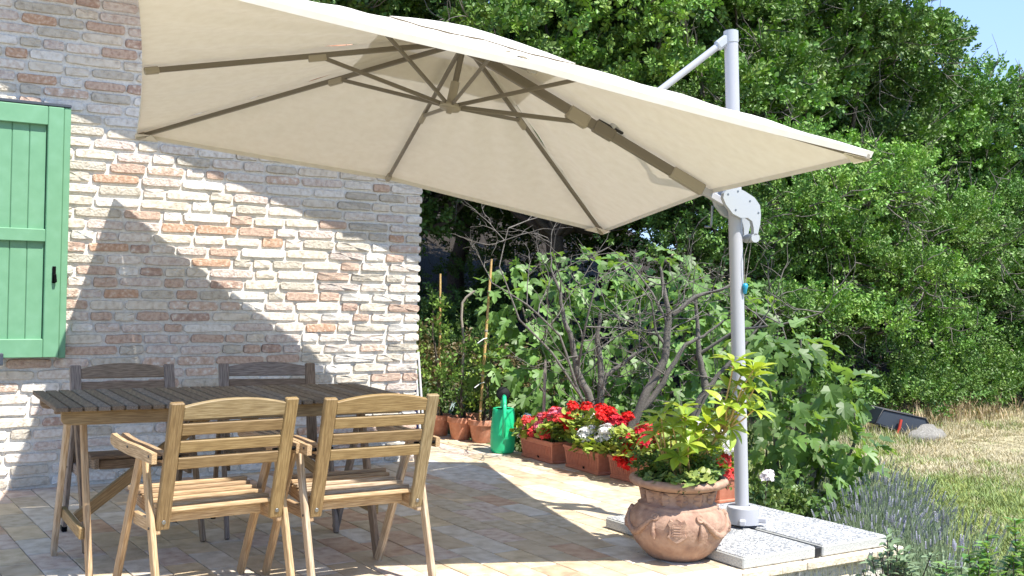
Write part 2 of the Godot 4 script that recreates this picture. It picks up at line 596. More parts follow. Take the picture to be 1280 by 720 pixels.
func terrace() -> Node3D:
	var t := thing("terrace", "paved terrace of beige terracotta tiles beside the brick house", "terrace")
	t.set_meta("kind", "structure")
	part(t, "base", box_mesh(Vector3(10.0, 0.7, 9.6), 0.0), M.grout, Transform3D(Basis(), Vector3(-0.1, -0.356, -1.46)))
	# plastered front below the coping, with a few stones showing
	part(t, "front_wall", box_mesh(Vector3(9.98, 0.62, 0.06), 0.004), M.plaster, Transform3D(Basis(), Vector3(-0.1, -0.36, 3.365)))
	part(t, "side_wall", box_mesh(Vector3(0.06, 0.62, 9.6), 0.004), M.plaster, Transform3D(Basis(), Vector3(4.91, -0.36, -1.46)))
	for s in [[4.25, -0.17, 0.16, 0.05], [4.5, -0.13, 0.2, 0.04], [4.72, -0.19, 0.12, 0.06], [4.05, -0.16, 0.14, 0.05]]:
		part(t, "stone", box_mesh(Vector3(s[2], s[3], 0.05), 0.012), M.coping, Transform3D(Basis(Vector3.BACK, 0.06), Vector3(s[0], s[1], 3.38)))
	var x := -5.0
	while x < 4.9:
		var w := minf(rr(0.42, 0.56), 4.97 - x)
		part(t, "coping_stone", box_mesh(Vector3(snappedf(w - 0.006, 0.01), 0.042, 0.13), 0.006), M.coping, Transform3D(Basis(Vector3.UP, rr(-0.004, 0.004)), Vector3(x + w * 0.5, -0.0235 + rr(-0.0015, 0.0015), 3.375)))
		x += w
	# tiles: rows run away from the house, each row shifted by half a tile
	var spots: Array = []
	var row := -4
	while true:
		var tx := 1.045 + 0.161 * row + 0.0805
		if tx + 0.08 > 4.94:
			break
		var z := -3.6 + (0.1575 if row % 2 != 0 else 0.0) + 0.049
		while z + 0.1575 < 3.312:
			var house := tx < 3.99 and z < -0.1
			if not house:
				spots.append([Vector3(tx, 0, z), 0.315])
			z += 0.315
		var left := 3.312 - (z - 0.1575)
		if left > 0.03:
			spots.append([Vector3(tx, 0, 3.312 - left * 0.5), left])
		row += 1
	# the three hundred that show largest become parts of their own
	var near: Array = []
	for s in spots:
		near.append([shown(s[0]), s[0], s[1]])
	near.sort_custom(func(p, q): return p[0] > q[0])
	var variants: Array = []
	for k in 4:
		variants.append(box_mesh(Vector3(0.1565 - 0.0004 * k, 0.02, 0.3105 - 0.0004 * k), 0.0025))
	var rest := {}
	for k in near.size():
		var p: Vector3 = near[k][1]
		var xf := Transform3D(Basis(), p + Vector3(rr(-0.001, 0.001), -0.0105 + rr(-0.0012, 0.0012), rr(-0.0015, 0.0015)))
		xf.basis = Basis.from_euler(Vector3(rr(-0.003, 0.003), rr(-0.005, 0.005), rr(-0.004, 0.004)))
		var pick := pick_tile(p)
		xf = xf.scaled_local(Vector3(1, 1, near[k][2] / 0.315)) if near[k][2] < 0.31 else xf
		if k < 300 and near[k][0] > 0.0:
			part(t, "tile", variants[rng.randi() % 4], M.tiles[pick], xf)
		else:
			if not rest.has(pick): rest[pick] = MB.new()
			rest[pick].box(xf, Vector3(0.156, 0.02, 0.31), 0.0)
	var am := ArrayMesh.new()
	for k in rest:
		rest[k].add_to(am, M.tiles[k])
	var o := part(t, "tiles", am)
	o.set_meta("kind", "stuff")
	return t

func pick_tile(_p: Vector3) -> int:
	var k := rng.randf()
	return 0 if k < 0.3 else (1 if k < 0.55 else (2 if k < 0.65 else (3 if k < 0.78 else (4 if k < 0.88 else 5))))

# how large a spot shows: 0 outside the frame, else one over its distance
func shown(p: Vector3) -> float:
	var d := p - cam_at
	var w := -d.dot(cam_basis.z)
	if w < 0.3:
		return 0.0
	var u := d.dot(cam_basis.x) / w
	var v := d.dot(cam_basis.y) / w
	if absf(u) > 0.49 or absf(v) > 0.285:
		return 0.0
	return 1.0 / w

const GABLE_AT := Vector2(1.69, 3.11)   # a point of the roof's lower edge on the gable, and its slope
const GABLE_SLOPE := -0.344

func rake(x: float) -> float:
	return GABLE_AT.y + (x - GABLE_AT.x) * GABLE_SLOPE if x > -1.2 else GABLE_AT.y + (-1.2 - GABLE_AT.x) * GABLE_SLOPE + (x + 1.2) * 0.344

func brick_mesh(sd: int) -> ArrayMesh:   # a worn brick, 1 long, 1 high, 1 deep; scaled when placed
	var r := RandomNumberGenerator.new()
	r.seed = sd
	var ring: Array[Vector2] = []
	var pts := [Vector2(-0.5, -0.3), Vector2(-0.46, -0.47), Vector2(-0.2, -0.5), Vector2(0.15, -0.49), Vector2(0.46, -0.46), Vector2(0.5, -0.2), Vector2(0.49, 0.3), Vector2(0.45, 0.47), Vector2(0.1, 0.5), Vector2(-0.2, 0.48), Vector2(-0.46, 0.46), Vector2(-0.5, 0.2)]
	for p in pts:
		ring.append(p + Vector2(r.randf_range(-0.012, 0.012), r.randf_range(-0.06, 0.05)))
	var mb := MB.new()
	var m := ring.size()
	var front: Array[Vector3] = []
	var mid: Array[Vector3] = []
	var back: Array[Vector3] = []
	for p in ring:
		back.append(Vector3(p.x, p.y, -0.5))
		mid.append(Vector3(p.x, p.y, 0.15 + r.randf_range(-0.08, 0.08)))
		front.append(Vector3(p.x * 0.972, p.y * 0.87, 0.5 + r.randf_range(-0.035, 0.03)))
	var c := Vector3(0, 0, 0.51)
	for k in m:
		var k2 := (k + 1) % m
		mb.quad(back[k], back[k2], mid[k2], mid[k])
		mb.quad(mid[k], mid[k2], front[k2], front[k])
		mb.tri(front[k], front[k2], c)
	return mb.mesh()

func house() -> void:
	var t := thing("brick_house", "house of whitewashed worn bricks behind the garden table", "house")
	t.set_meta("kind", "thing")
	# the body: a gable, drawn as an outline and extruded to the back
	var poly := PackedVector2Array([Vector2(-6.4, -0.7), Vector2(3.955, -0.7), Vector2(3.955, rake(3.955)), Vector2(-1.2, rake(-1.2)), Vector2(-6.4, rake(-6.4))])
	var mb := MB.new()
	mb.prism(Transform3D(Basis(), Vector3(0, 0, -4.513)), poly, 9.0)
	part(t, "wall", mb.mesh(), M.mortar)
	# bricks in courses
	var meshes: Array = []
	for k in 12:
		meshes.append(brick_mesh(100 + k))
	var spots: Array = []
	var pitch := 0.0705
	for row in 46:
		var y := 0.01 + pitch * (row + 0.5)
		var x := 3.968 - (0.0 if row % 2 == 0 else 0.0)
		var first := true
		while x > -1.0:
			var l := rr(0.19, 0.27)
			var k := rng.randf()
			if k < 0.28: l = rr(0.11, 0.15)
			elif k > 0.85: l = rr(0.27, 0.33)
			if first: l = 0.12 if row % 2 == 0 else 0.25
			first = false
			var cx := x - l * 0.5
			x -= l + rr(0.011, 0.02)
			if y + 0.03 > rake(cx) - 0.02:
				continue
			# low-frequency variation: bare warm brick in the middle of the wall, paler at its right end
			var warm := exp(-pow((cx - 2.2) / 0.75, 2.0) - pow((y - 1.0) / 0.5, 2.0)) + 0.35 * exp(-pow((cx - 1.6) / 0.9, 2.0) - pow((y - 2.6) / 0.5, 2.0))
			var q := rng.randf()
			var m := 0
			if q < 0.07 + 0.2 * warm: m = 6 + rng.randi() % 3
			elif q < 0.24 + 0.5 * warm: m = 4 + rng.randi() % 2
			else: m = rng.randi() % 4
			var s := Vector3(l, rr(0.051, 0.058), 0.03)
			var p := Vector3(cx, y + rr(-0.003, 0.003), -0.015 + rr(0.002, 0.007))
			spots.append([shown(p) * (1.0 if l > 0.16 else 0.8), p, s, m, rr(-0.012, 0.012), rng.randi() % 12])
	spots.sort_custom(func(a, b): return a[0] > b[0])
	var rest := {}
	for k in spots.size():
		var s = spots[k]
		var xf := Transform3D(Basis(Vector3.BACK, s[4]).scaled_local(s[2]), s[1])
		if k < 300:
			part(t, "brick", meshes[s[5]], M.bricks[s[3]], xf)
		else:
			if not rest.has(s[3]): rest[s[3]] = SurfaceTool.new()
			rest[s[3]].append_from(meshes[s[5]], 0, xf)
	# bricks of the side wall round the corner
	for row in 32:
		var z := -0.03 - (0.25 if row % 2 == 0 else 0.12) * 0.5
		while z > -4.0:
			var l := rr(0.18, 0.27)
			var p := Vector3(3.958, 0.01 + pitch * (row + 0.5), z - l * 0.5)
			z -= l + 0.014
			var m := rng.randi() % 9
			if not rest.has(m): rest[m] = SurfaceTool.new()
			rest[m].append_from(meshes[rng.randi() % 12], 0, Transform3D(Basis(Vector3.UP, PI / 2).scaled_local(Vector3(l, 0.055, 0.03)), p))
	var am: ArrayMesh = null
	for k in rest:
		am = rest[k].commit(am)
		am.surface_set_material(am.get_surface_count() - 1, M.bricks[k])
	var o := part(t, "bricks", am)
	o.set_meta("kind", "stuff")
	# roof: two slopes with an overhanging verge, purlin ends below it and verge tiles
	var right := Vector3(4.3, rake(4.3), 0)
	var ridge := Vector3(-1.2, rake(-1.2), 0)
	var left := Vector3(-6.8, rake(-6.8), 0)
	for e in [[ridge, right], [left, ridge]]:
		var a: Vector3 = e[0]
		var b: Vector3 = e[1]
		var xf := along(a, b)
		xf.origin += xf.basis.y * 0.062 + Vector3(0, 0, -4.51)
		part(t, "roof", box_mesh(Vector3(a.distance_to(b), 0.12, 10.0), 0.004), M.roof, xf)
		var n := 14
		for k in n:
			var p := a.lerp(b, (k + 0.5) / n)
			var tile := MB.new()
			tile.tube([p + Vector3(0, 0.15, 0.4) - (b - a).normalized() * 0.22, p + Vector3(0, 0.15, 0.4) + (b - a).normalized() * 0.22], [0.085, 0.07], 10)
			part(t, "verge_tile", tile.mesh(), M.roof)
	for px in [2.5, 3.56, 1.4]:
		part(t, "purlin_end", box_mesh(Vector3(0.17, 0.13, 0.5), 0.006), M.grey[0], Transform3D(Basis(), Vector3(px, rake(px) - 0.06, 0.18)))

func shutter() -> void:
	var t := thing("window_shutter", "green painted wooden window shutter on the brick wall", "shutter", Vector3(1.06, 0.79, 0.0))
	var m: Material = M.shutter
	var h := 1.48
	# outer frame fixed to the wall
	for s in [-1.0, 1.0]:
		part(t, "frame_post", box_mesh(Vector3(0.04, h + 0.01, 0.075), 0.004), m, Transform3D(Basis(), Vector3(0.445 * s, h * 0.5, 0.0475)))
	part(t, "frame_head", box_mesh(Vector3(0.93, 0.018, 0.085), 0.003), M.slate, Transform3D(Basis(), Vector3(0, h + 0.0145, 0.05)))
	# the leaf: stiles, rails and recessed boards
	for s in [-1.0, 1.0]:
		part(t, "stile", box_mesh(Vector3(0.088, h, 0.042), 0.004), m, Transform3D(Basis(), Vector3(0.378 * s, h * 0.5, 0.082)))
	for y in [[h - 0.055, 0.11], [0.72, 0.075], [0.055, 0.11]]:
		part(t, "rail", box_mesh(Vector3(0.666, y[1], 0.04), 0.004), m, Transform3D(Basis(), Vector3(0, y[0], 0.082)))
	for k in 7:
		part(t, "board", box_mesh(Vector3(0.0935, h - 0.1, 0.02), 0.004), m, Transform3D(Basis(), Vector3(-0.2853 + 0.0951 * k, h * 0.5, 0.066)))
	var b := part(t, "catch", box_mesh(Vector3(0.02, 0.1, 0.008), 0.002), M.black, Transform3D(Basis(), Vector3(0.385, 0.49, 0.108)))
	part(b, "catch_lever", box_mesh(Vector3(0.016, 0.05, 0.018), 0.003), M.black, Transform3D(Basis(Vector3.BACK, 0.1), Vector3(0.004, -0.02, 0.012)))
	part(t, "hinge", box_mesh(Vector3(0.03, 0.07, 0.03), 0.004), M.slate, Transform3D(Basis(), Vector3(0.1, -0.005, 0.12)))

# ---------------------------------------------------------------- table, chairs, parasol
func pick(a: Array) -> Material:
	return a[rng.randi() % a.size()]

func arched(l: float, h: float, rise: float) -> PackedVector2Array:
	var p := PackedVector2Array([Vector2(-l / 2, -h / 2), Vector2(l / 2, -h / 2)])
	for k in 13:
		var t := 1.0 - k / 6.0
		p.append(Vector2(l / 2 * t, h / 2 + rise * (1.0 - t * t)))
	return p

func chair(at: Vector3, yaw: float, label: String, back_mats: Array, other: Array, far: bool) -> void:
	var t := thing("folding_armchair", label, "chair", at, yaw, "folding wooden armchairs round the garden table")
	var up := Vector3(0, 0.48, 0.128).normalized()
	for s in [-1.0, 1.0]:
		# back posts, lying in the reclined plane
		var a := Vector3(0.2345 * s, 0.33, -0.004)
		var b := Vector3(0.2345 * s, 0.829, 0.1285)
		var post := bar(t, "back_post", a, b, 0.054, 0.024, pick(back_mats), Vector3(1, 0, 0), 0.004)
		var bolt := MB.new()
		bolt.lathe(Transform3D(), [Vector2(0.0085, 0), Vector2(0.0085, 0.003), Vector2(0.005, 0.004), Vector2(0.0045, 0.002), Vector2(0, 0.002)], 12)
		part(post, "bolt", bolt.mesh(), M.steel, Transform3D(Basis(Vector3.RIGHT, -PI / 2), Vector3(-0.225, 0.0, -0.012)))
	# slats of the back
	var c0 := Vector3(0, 0.827, 0.128)
	for k in 4:
		var d: float = [0.040, 0.107, 0.177, 0.245][k]
		var p := c0 - up * d
		var xf := Transform3D(Basis(Vector3.RIGHT, up, Vector3.RIGHT.cross(up)), p)
		if k == 0:
			var mb := MB.new()
			mb.prism(Transform3D(), arched(0.414, 0.05, 0.026), 0.019, 0.0025)
			part(t, "back_slat", mb.mesh(), pick(back_mats), xf)
		else:
			part(t, "back_slat", box_mesh(Vector3(0.414, 0.047, 0.018), 0.003), pick(back_mats), xf)
	# seat
	for k in 6:
		var f := k / 5.0
		var z := lerpf(-0.335, -0.022, f)
		var y := lerpf(0.436, 0.398, f)
		part(t, "seat_slat", box_mesh(Vector3(0.47 if k > 0 else 0.5, 0.017, 0.052), 0.003), pick(other), Transform3D(Basis(Vector3.RIGHT, -0.12), Vector3(0, y, z)))
	part(t, "cross_rail", box_mesh(Vector3(0.39, 0.045, 0.022), 0.003), pick(other), Transform3D(Basis(), Vector3(0, 0.365, -0.06)))
	part(t, "cross_rail", box_mesh(Vector3(0.39, 0.045, 0.022), 0.003), pick(other), Transform3D(Basis(), Vector3(0, 0.388, -0.29)))
	for s in [-1.0, 1.0]:
		bar(t, "seat_rail", Vector3(0.222 * s, 0.405, -0.365), Vector3(0.222 * s, 0.362, -0.014), 0.05, 0.022, pick(other))
		# the folding frame at the side
		bar(t, "leg", Vector3(0.275 * s, 0.0, -0.42), Vector3(0.275 * s, 0.605, -0.135), 0.044, 0.021, pick(other), Vector3(0, 0, 1))
		bar(t, "leg", Vector3(0.2755 * s, 0.0, 0.105), Vector3(0.2755 * s, 0.605, -0.088), 0.042, 0.0205, pick(other), Vector3(0, 0, 1))
		bar(t, "side_stretcher", Vector3(0.252 * s, 0.335, -0.245), Vector3(0.252 * s, 0.335, 0.005), 0.05, 0.022, pick(other))
		# armrest: two boards either side of the legs, rounded at the front
		var arm := PackedVector2Array([Vector2(-0.07, 0.594), Vector2(-0.073, 0.635), Vector2(0.1, 0.641), Vector2(0.26, 0.641), Vector2(0.35, 0.648), Vector2(0.395, 0.654), Vector2(0.41, 0.646), Vector2(0.416, 0.628), Vector2(0.408, 0.611), Vector2(0.36, 0.6), Vector2(0.2, 0.594)])
		for o in [0.297, 0.253]:
			var mb2 := MB.new()
			mb2.prism(Transform3D(), arm, 0.02, 0.003)
			part(t, "armrest_board", mb2.mesh(), pick(other), Transform3D(Basis(Vector3.UP, PI / 2), Vector3(o * s, 0, 0)))
		part(t, "rod", tube_mesh([Vector3(0.19 * s, 0.614, 0.058), Vector3(0.305 * s, 0.614, 0.058)], [0.0075], 10), M.black)
		for q in [Vector3(0.3075, 0.625, -0.2), Vector3(0.3075, 0.62, 0.04), Vector3(0.2865, 0.338, 0.0)]:
			part(t, "screw", tube_mesh([Vector3((q.x - 0.002) * s, q.y, q.z), Vector3((q.x + 0.0025) * s, q.y, q.z)], [0.005], 8), M.darksteel)
	if far:
		for s in [-1.0, 1.0]:
			part(t, "foot_cap", box_mesh(Vector3(0.026, 0.03, 0.05), 0.004), M.black, Transform3D(Basis(), Vector3(0.2755 * s, 0.015, 0.1)))

func table() -> void:
	var t := thing("garden_table", "long weathered slatted garden table on folding trestle legs", "table", Vector3(1.815, 0, 2.07), -0.06)
	var n := 29
	for k in n:
		var x := (k - (n - 1) * 0.5) * 0.0548
		part(t, "slat", box_mesh(Vector3(0.71, 0.02, 0.0468), 0.003), M.table[rng.randi() % 4], Transform3D(Basis(Vector3.UP, PI / 2), Vector3(x, 0.747 + rr(-0.001, 0.001), 0)))
	var prof := PackedVector2Array([Vector2(-0.765, 0.028), Vector2(-0.765, -0.012), Vector2(-0.755, -0.024), Vector2(-0.735, -0.03), Vector2(0.735, -0.03), Vector2(0.755, -0.024), Vector2(0.765, -0.012), Vector2(0.765, 0.028)])
	for z in [0.305, -0.305]:
		var mb := MB.new()
		mb.prism(Transform3D(), prof, 0.026, 0.002)
		part(t, "apron", mb.mesh(), M.gold[1] if z > 0 else M.grey[2], Transform3D(Basis(), Vector3(0, 0.708, z)))
	part(t, "apron", box_mesh(Vector3(1.5, 0.045, 0.026), 0.003), M.grey[1], Transform3D(Basis(), Vector3(0, 0.7135, 0.02)))
	for s in [-1.0, 1.0]:
		var x: float = 0.665 * s
		var wood: Array = M.bleached if s < 0 else M.grey
		# outer leg to the far side, inner leg to the near side, joined at the top
		bar(t, "leg", Vector3(x + 0.0235 * s, 0, -0.33), Vector3(x + 0.0235 * s, 0.7, 0.0), 0.05, 0.023, wood[0], Vector3(0, 0, 1))
		bar(t, "leg", Vector3(x - 0.0235 * s, 0, 0.33), Vector3(x - 0.0235 * s, 0.7, 0.07), 0.05, 0.023, wood[1], Vector3(0, 0, 1))
		bar(t, "cross_bar", Vector3(x, 0.215, -0.235), Vector3(x, 0.215, 0.25), 0.05, 0.022, M.gold[2])
		bar(t, "brace", Vector3(x - 0.02 * s, 0.23, 0.0), Vector3(x - 0.62 * s, 0.69, 0.0), 0.05, 0.03, M.gold[3 if s < 0 else 1])
		part(t, "top_batten", box_mesh(Vector3(0.6, 0.03, 0.05), 0.003), M.grey[3], Transform3D(Basis(Vector3.UP, PI / 2), Vector3(x, 0.721, 0)))

# the parasol's own points, in metres
const APEX := Vector3(2.975, 2.575, 2.215)
const HUB := Vector3(2.892, 2.19, 2.216)
const RIM := [Vector3(1.87, 2.147, 0.22), Vector3(3.346, 1.969, 0.66), Vector3(4.684, 1.676, 1.207), Vector3(4.225, 1.832, 2.68), Vector3(3.85, 1.895, 4.08), Vector3(2.437, 2.145, 3.645), Vector3(1.045, 2.36, 3.23), Vector3(1.468, 2.278, 1.792)]
const POLE_FOOT := Vector3(4.357, 0.06, 2.885)
const POLE_TOP := Vector3(4.2615, 2.64, 2.795)

func canopy_point(top: Vector3, i: int, s: float, t: float, sag: float) -> Vector3:
	var a: Vector3 = RIM[i]
	var b: Vector3 = RIM[(i + 1) % 8]
	var edge := a.lerp(b, s)
	edge += (top - edge) * 0.004 * 4.0 * s * (1.0 - s)          # the hem is drawn in between the ribs
	var n := (a - top).cross(b - top).normalized()
	if n.y < 0.0: n = -n
	var p := top.lerp(edge, t)
	var wr := (0.005 * sin(s * 23.0 + i * 2.0 + t * 5.0) + 0.004 * sin(t * 34.0 + s * 9.0 + i) * (1.0 - smoothstep(0.0, 0.35, minf(s, 1.0 - s)))) * smoothstep(0.2, 0.5, t) * (1.0 - smoothstep(0.85, 1.0, t))
	return p - n * (sag * 4.0 * s * (1.0 - s) * t * (1.3 - t) * 2.0 + wr)

func parasol() -> void:
	var t := thing("cantilever_parasol", "large cream cantilever parasol on a leaning pale grey side pole", "parasol", POLE_FOOT)
	var inv := Transform3D(Basis(), -POLE_FOOT)
	var up := ((RIM[2] - RIM[0]) as Vector3).cross((RIM[4] - RIM[0]) as Vector3).normalized()
	if up.y < 0.0: up = -up
	# cloth
	var mb := MB.new()
	var ns := 26
	var nt := 26
	for i in 8:
		for a in ns:
			for b in nt:
				var t0 := lerpf(0.155, 1.0, float(b) / nt)
				var t1 := lerpf(0.155, 1.0, float(b + 1) / nt)
				var s0 := float(a) / ns
				var s1 := float(a + 1) / ns
				smooth_quad(mb, i, s0, s1, t0, t1, APEX, 0.012)
		# hem turned down along the rim
		for a in ns:
			var p := canopy_point(APEX, i, float(a) / ns, 1.0, 0.012)
			var q := canopy_point(APEX, i, float(a + 1) / ns, 1.0, 0.012)
			mb.quad(p, q, q - up * 0.028 + (APEX - q) * 0.004, p - up * 0.028 + (APEX - p) * 0.004)
	var cloth := part(t, "canopy", mb.mesh(), M.fabric, inv)
	# vent cap over the opening at the top
	var vb := MB.new()
	var top := APEX + up * 0.036
	for i in 8:
		for a in 6:
			for b in 4:
				smooth_quad(vb, i, a / 6.0, (a + 1) / 6.0, maxf(b / 4.0 * 0.31, 0.001), (b + 1) / 4.0 * 0.31, top, 0.012, 0.31)
	part(cloth, "vent_cap", vb.mesh(), M.fabric)
	# corner pockets
	for i in [0, 2, 4, 6]:
		var c: Vector3 = RIM[i]
		var pk := MB.new()
		var ia := c.lerp(RIM[(i + 1) % 8], 0.09)
		var ib := c.lerp(RIM[(i + 7) % 8], 0.09)
		var ic := c.lerp(APEX, 0.06)
		pk.tri_out(c - up * 0.034, ia - up * 0.034, ic - up * 0.045, c)
		pk.tri_out(c - up * 0.034, ib - up * 0.034, ic - up * 0.045, c)
		part(cloth, "corner_pocket", pk.mesh(), M.fabric)
	# ribs and struts
	var rib_root := APEX - up * 0.05
	for i in 8:
		var r: Vector3 = RIM[i]
		var d := (r - APEX).normalized()
		var a := rib_root + d * 0.05
		var b := r - up * 0.03 - d * 0.05
		if i == 3:
			continue
		var w := 0.016 if i % 2 == 0 else 0.018
		var rib := part(t, "rib", box_mesh(Vector3(snappedf(a.distance_to(b), 0.001), 0.026, w), 0.003), M.taupe, inv * along(a, b, up))
		part(rib, "end_fitting", box_mesh(Vector3(0.07, 0.034, 0.03), 0.006), M.taupe_light, Transform3D(Basis(), Vector3(a.distance_to(b) * 0.5, 0.0, 0)))
		var f := 0.345 if i % 2 == 0 else 0.475
		var k := rib_root.lerp(r - up * 0.03, f)
		part(rib, "joint", box_mesh(Vector3(0.09, 0.032, 0.024), 0.004), M.taupe_light, Transform3D(Basis(), Vector3((f - 0.5) * a.distance_to(b), -0.012, 0)))
		var hd := (k - HUB).normalized()
		part(t, "strut", box_mesh(Vector3(snappedf(HUB.distance_to(k) - 0.04, 0.001), 0.02, 0.014), 0.003), M.taupe, inv * along(HUB + hd * 0.045 , k, up))
	# hub: a runner at the bottom, a post to the crown
	var ax := (APEX - HUB).normalized()
	var hub := MB.new()
	hub.lathe(look_y(ax, HUB), [Vector2(0, -0.035), Vector2(0.014, -0.035), Vector2(0.016, -0.02), Vector2(0.05, -0.016), Vector2(0.056, -0.004), Vector2(0.056, 0.012), Vector2(0.04, 0.02), Vector2(0.024, 0.024), Vector2(0.023, 0.13), Vector2(0.017, 0.132)], 20)
	part(t, "hub", hub.mesh(), M.taupe_light, inv)
	part(t, "centre_post", tube_mesh([HUB + ax * 0.12, APEX - up * 0.02], [0.016], 14), M.taupe, inv)
	# the arm, from the crown to the crank housing
	var e := Vector3(4.243, 1.772, 2.772)
	var arm_a := APEX - up * 0.075
	var arm_d := (e - arm_a).normalized()
	var arm_l := arm_a.distance_to(e)
	var joint := arm_a + arm_d * arm_l * 0.93
	var arm := part(t, "arm", box_mesh(Vector3(snappedf(arm_l * 0.93, 0.001), 0.05, 0.034), 0.006), M.taupe, inv * along(arm_a, joint, up))
	part(arm, "clamp", box_mesh(Vector3(0.13, 0.075, 0.05), 0.012), M.taupe_light, Transform3D(Basis(Vector3.BACK, 0.0), Vector3((0.47 - 0.5) * arm_l * 0.93, -0.008, 0.0)))
	part(arm, "sleeve", box_mesh(Vector3(0.12, 0.062, 0.046), 0.006), M.taupe, Transform3D(Basis(), Vector3((0.575 - 0.5) * arm_l * 0.93, 0, 0)))
	part(arm, "sleeve_catch", box_mesh(Vector3(0.15, 0.012, 0.02), 0.003), M.darksteel, Transform3D(Basis(Vector3.BACK, 0.04), Vector3((0.59 - 0.5) * arm_l * 0.93, 0.038, 0)))
	part(arm, "end_sleeve", box_mesh(Vector3(0.2, 0.06, 0.042), 0.006), M.taupe_light, Transform3D(Basis(), Vector3(0.43 * arm_l * 0.93, 0, 0)))
	part(t, "arm_bar", box_mesh(Vector3(snappedf(arm_l * 0.1, 0.001), 0.042, 0.03), 0.006), M.whitemetal, inv * along(joint - arm_d * 0.02, e + arm_d * 0.02, up))
	var kd := arm_a + arm_d * arm_l * 0.44
	part(t, "strut", box_mesh(Vector3(snappedf(HUB.distance_to(kd) - 0.04, 0.001), 0.022, 0.016), 0.003), M.taupe, inv * along(HUB + (kd - HUB).normalized() * 0.045, kd - up * 0.03, up))
	# pole, collar and link
	part(t, "pole", tube_mesh([POLE_FOOT + Vector3(0, 0.0, 0), POLE_FOOT.lerp(POLE_TOP, 0.5), POLE_TOP], [0.0365], 28), M.whitemetal, inv)
	var pd := (POLE_TOP - POLE_FOOT).normalized()
	var cap := part(t, "pole_cap", tube_mesh([POLE_TOP - pd * 0.03, POLE_TOP + pd * 0.03, POLE_TOP + pd * 0.036], [0.039, 0.039, 0.03], 28), M.whiteplastic, inv)
	var le := arm_a + arm_d * arm_l * 0.56 + up * 0.04
	var l0 := POLE_TOP + pd * 0.005
	var ld := (le - l0).normalized()
	part(cap, "bracket", box_mesh(Vector3(0.1, 0.055, 0.05), 0.012), M.whiteplastic, along(l0, l0 + ld * 0.1, Vector3.UP))
	part(t, "link_bar", tube_mesh([l0 + ld * 0.05, le], [0.0185], 14), M.whitemetal, inv)
	var foot := MB.new()
	foot.lathe(Transform3D(Basis(), Vector3(0, 0.0, 0)), [Vector2(0.085, 0.0), Vector2(0.085, 0.082), Vector2(0.08, 0.088), Vector2(0.0375, 0.093)], 32)
	var fo := part(t, "foot", foot.mesh(), M.whitemetal, Transform3D(Basis(), Vector3(0, 0.012, 0)))
	for k in 4:
		var a := PI / 4 + k * PI / 2
		part(fo, "foot_lug", box_mesh(Vector3(0.06, 0.03, 0.035), 0.006), M.whitemetal, Transform3D(Basis(Vector3.UP, -a), Vector3(cos(a) * 0.095, 0.02, sin(a) * 0.095)))
	# crossed base beams
	part(t, "base_beam", box_mesh(Vector3(1.04, 0.05, 0.038), 0.004), M.whitemetal, Transform3D(Basis(), Vector3(0, -0.033, 0)))
	part(t, "base_beam", box_mesh(Vector3(0.5, 0.05, 0.038), 0.004), M.darksteel, Transform3D(Basis(Vector3.UP, PI / 2), Vector3(0, -0.0335, 0.271)))
	part(t, "base_beam", box_mesh(Vector3(0.5, 0.05, 0.038), 0.004), M.whitemetal, Transform3D(Basis(Vector3.UP, PI / 2), Vector3(0, -0.0335, -0.271)))
	# crank housing: two teardrop cheeks round the pole
	var f := 0.655
	var hp := POLE_FOOT.lerp(POLE_TOP, f)
	var hx := Vector3(0.944, 0, 0.33).normalized()
	var hxf := Transform3D(Basis(hx, Vector3.UP, hx.cross(Vector3.UP)), hp)
	var drop := PackedVector2Array()
	for p in [[-0.098, 0.055], [-0.075, 0.085], [-0.04, 0.092], [0.02, 0.07], [0.075, 0.04], [0.108, 0.0], [0.115, -0.05], [0.112, -0.1], [0.1, -0.155], [0.078, -0.16], [0.076, -0.12], [0.066, -0.085], [0.04, -0.068], [0.0, -0.07], [-0.045, -0.05], [-0.085, -0.005], [-0.102, 0.03]]:
		drop.append(Vector2(p[0], p[1]))
	drop.reverse()
	for z in [0.058, -0.058]:
		var ch := MB.new()
		ch.prism(Transform3D(), drop, 0.034, 0.008)
		var cheek := part(t, "crank_housing", ch.mesh(), M.whiteplastic, inv * hxf.translated_local(Vector3(0, 0, z)))
		if z > 0:
			for q in [[-0.075, 0.05], [-0.02, 0.068], [0.05, 0.02], [-0.03, -0.03], [0.1, -0.04]]:
				part(cheek, "screw", tube_mesh([Vector3(q[0], q[1], 0.015), Vector3(q[0], q[1], 0.0185)], [0.0055], 8), M.steel)
	part(t, "roller", tube_mesh([hxf * Vector3(0.088, -0.172, -0.035), hxf * Vector3(0.088, -0.172, 0.075)], [0.024], 16), M.whiteplastic, inv)
	part(t, "crank_handle", tube_mesh([hxf * Vector3(-0.085, -0.0, -0.1), hxf * Vector3(-0.088, -0.1, -0.1), hxf * Vector3(-0.09, -0.115, -0.1), hxf * Vector3(-0.125, -0.115, -0.1)], [0.006], 8), M.steel, inv)
	var knob := hxf * Vector3(0.048, -0.42, 0.05)
	part(t, "pull_cord", tube_mesh([hxf * Vector3(0.07, -0.16, 0.05), hxf * Vector3(0.036, -0.27, 0.055), hxf * Vector3(0.038, -0.34, 0.055), knob], [0.0022], 5), M.stone, inv)
	part(t, "pull_cord", tube_mesh([hxf * Vector3(0.078, -0.16, 0.055), knob], [0.002], 5), M.stone, inv)
	var kb := MB.new()
	kb.lathe(Transform3D(Basis(), knob + Vector3(0, -0.02, 0)), [Vector2(0, -0.03), Vector2(0.009, -0.025), Vector2(0.012, 0), Vector2(0.017, 0.012), Vector2(0.012, 0.026), Vector2(0, 0.03)], 12)
	part(t, "cord_knob", kb.mesh(), M.turquoise, inv)
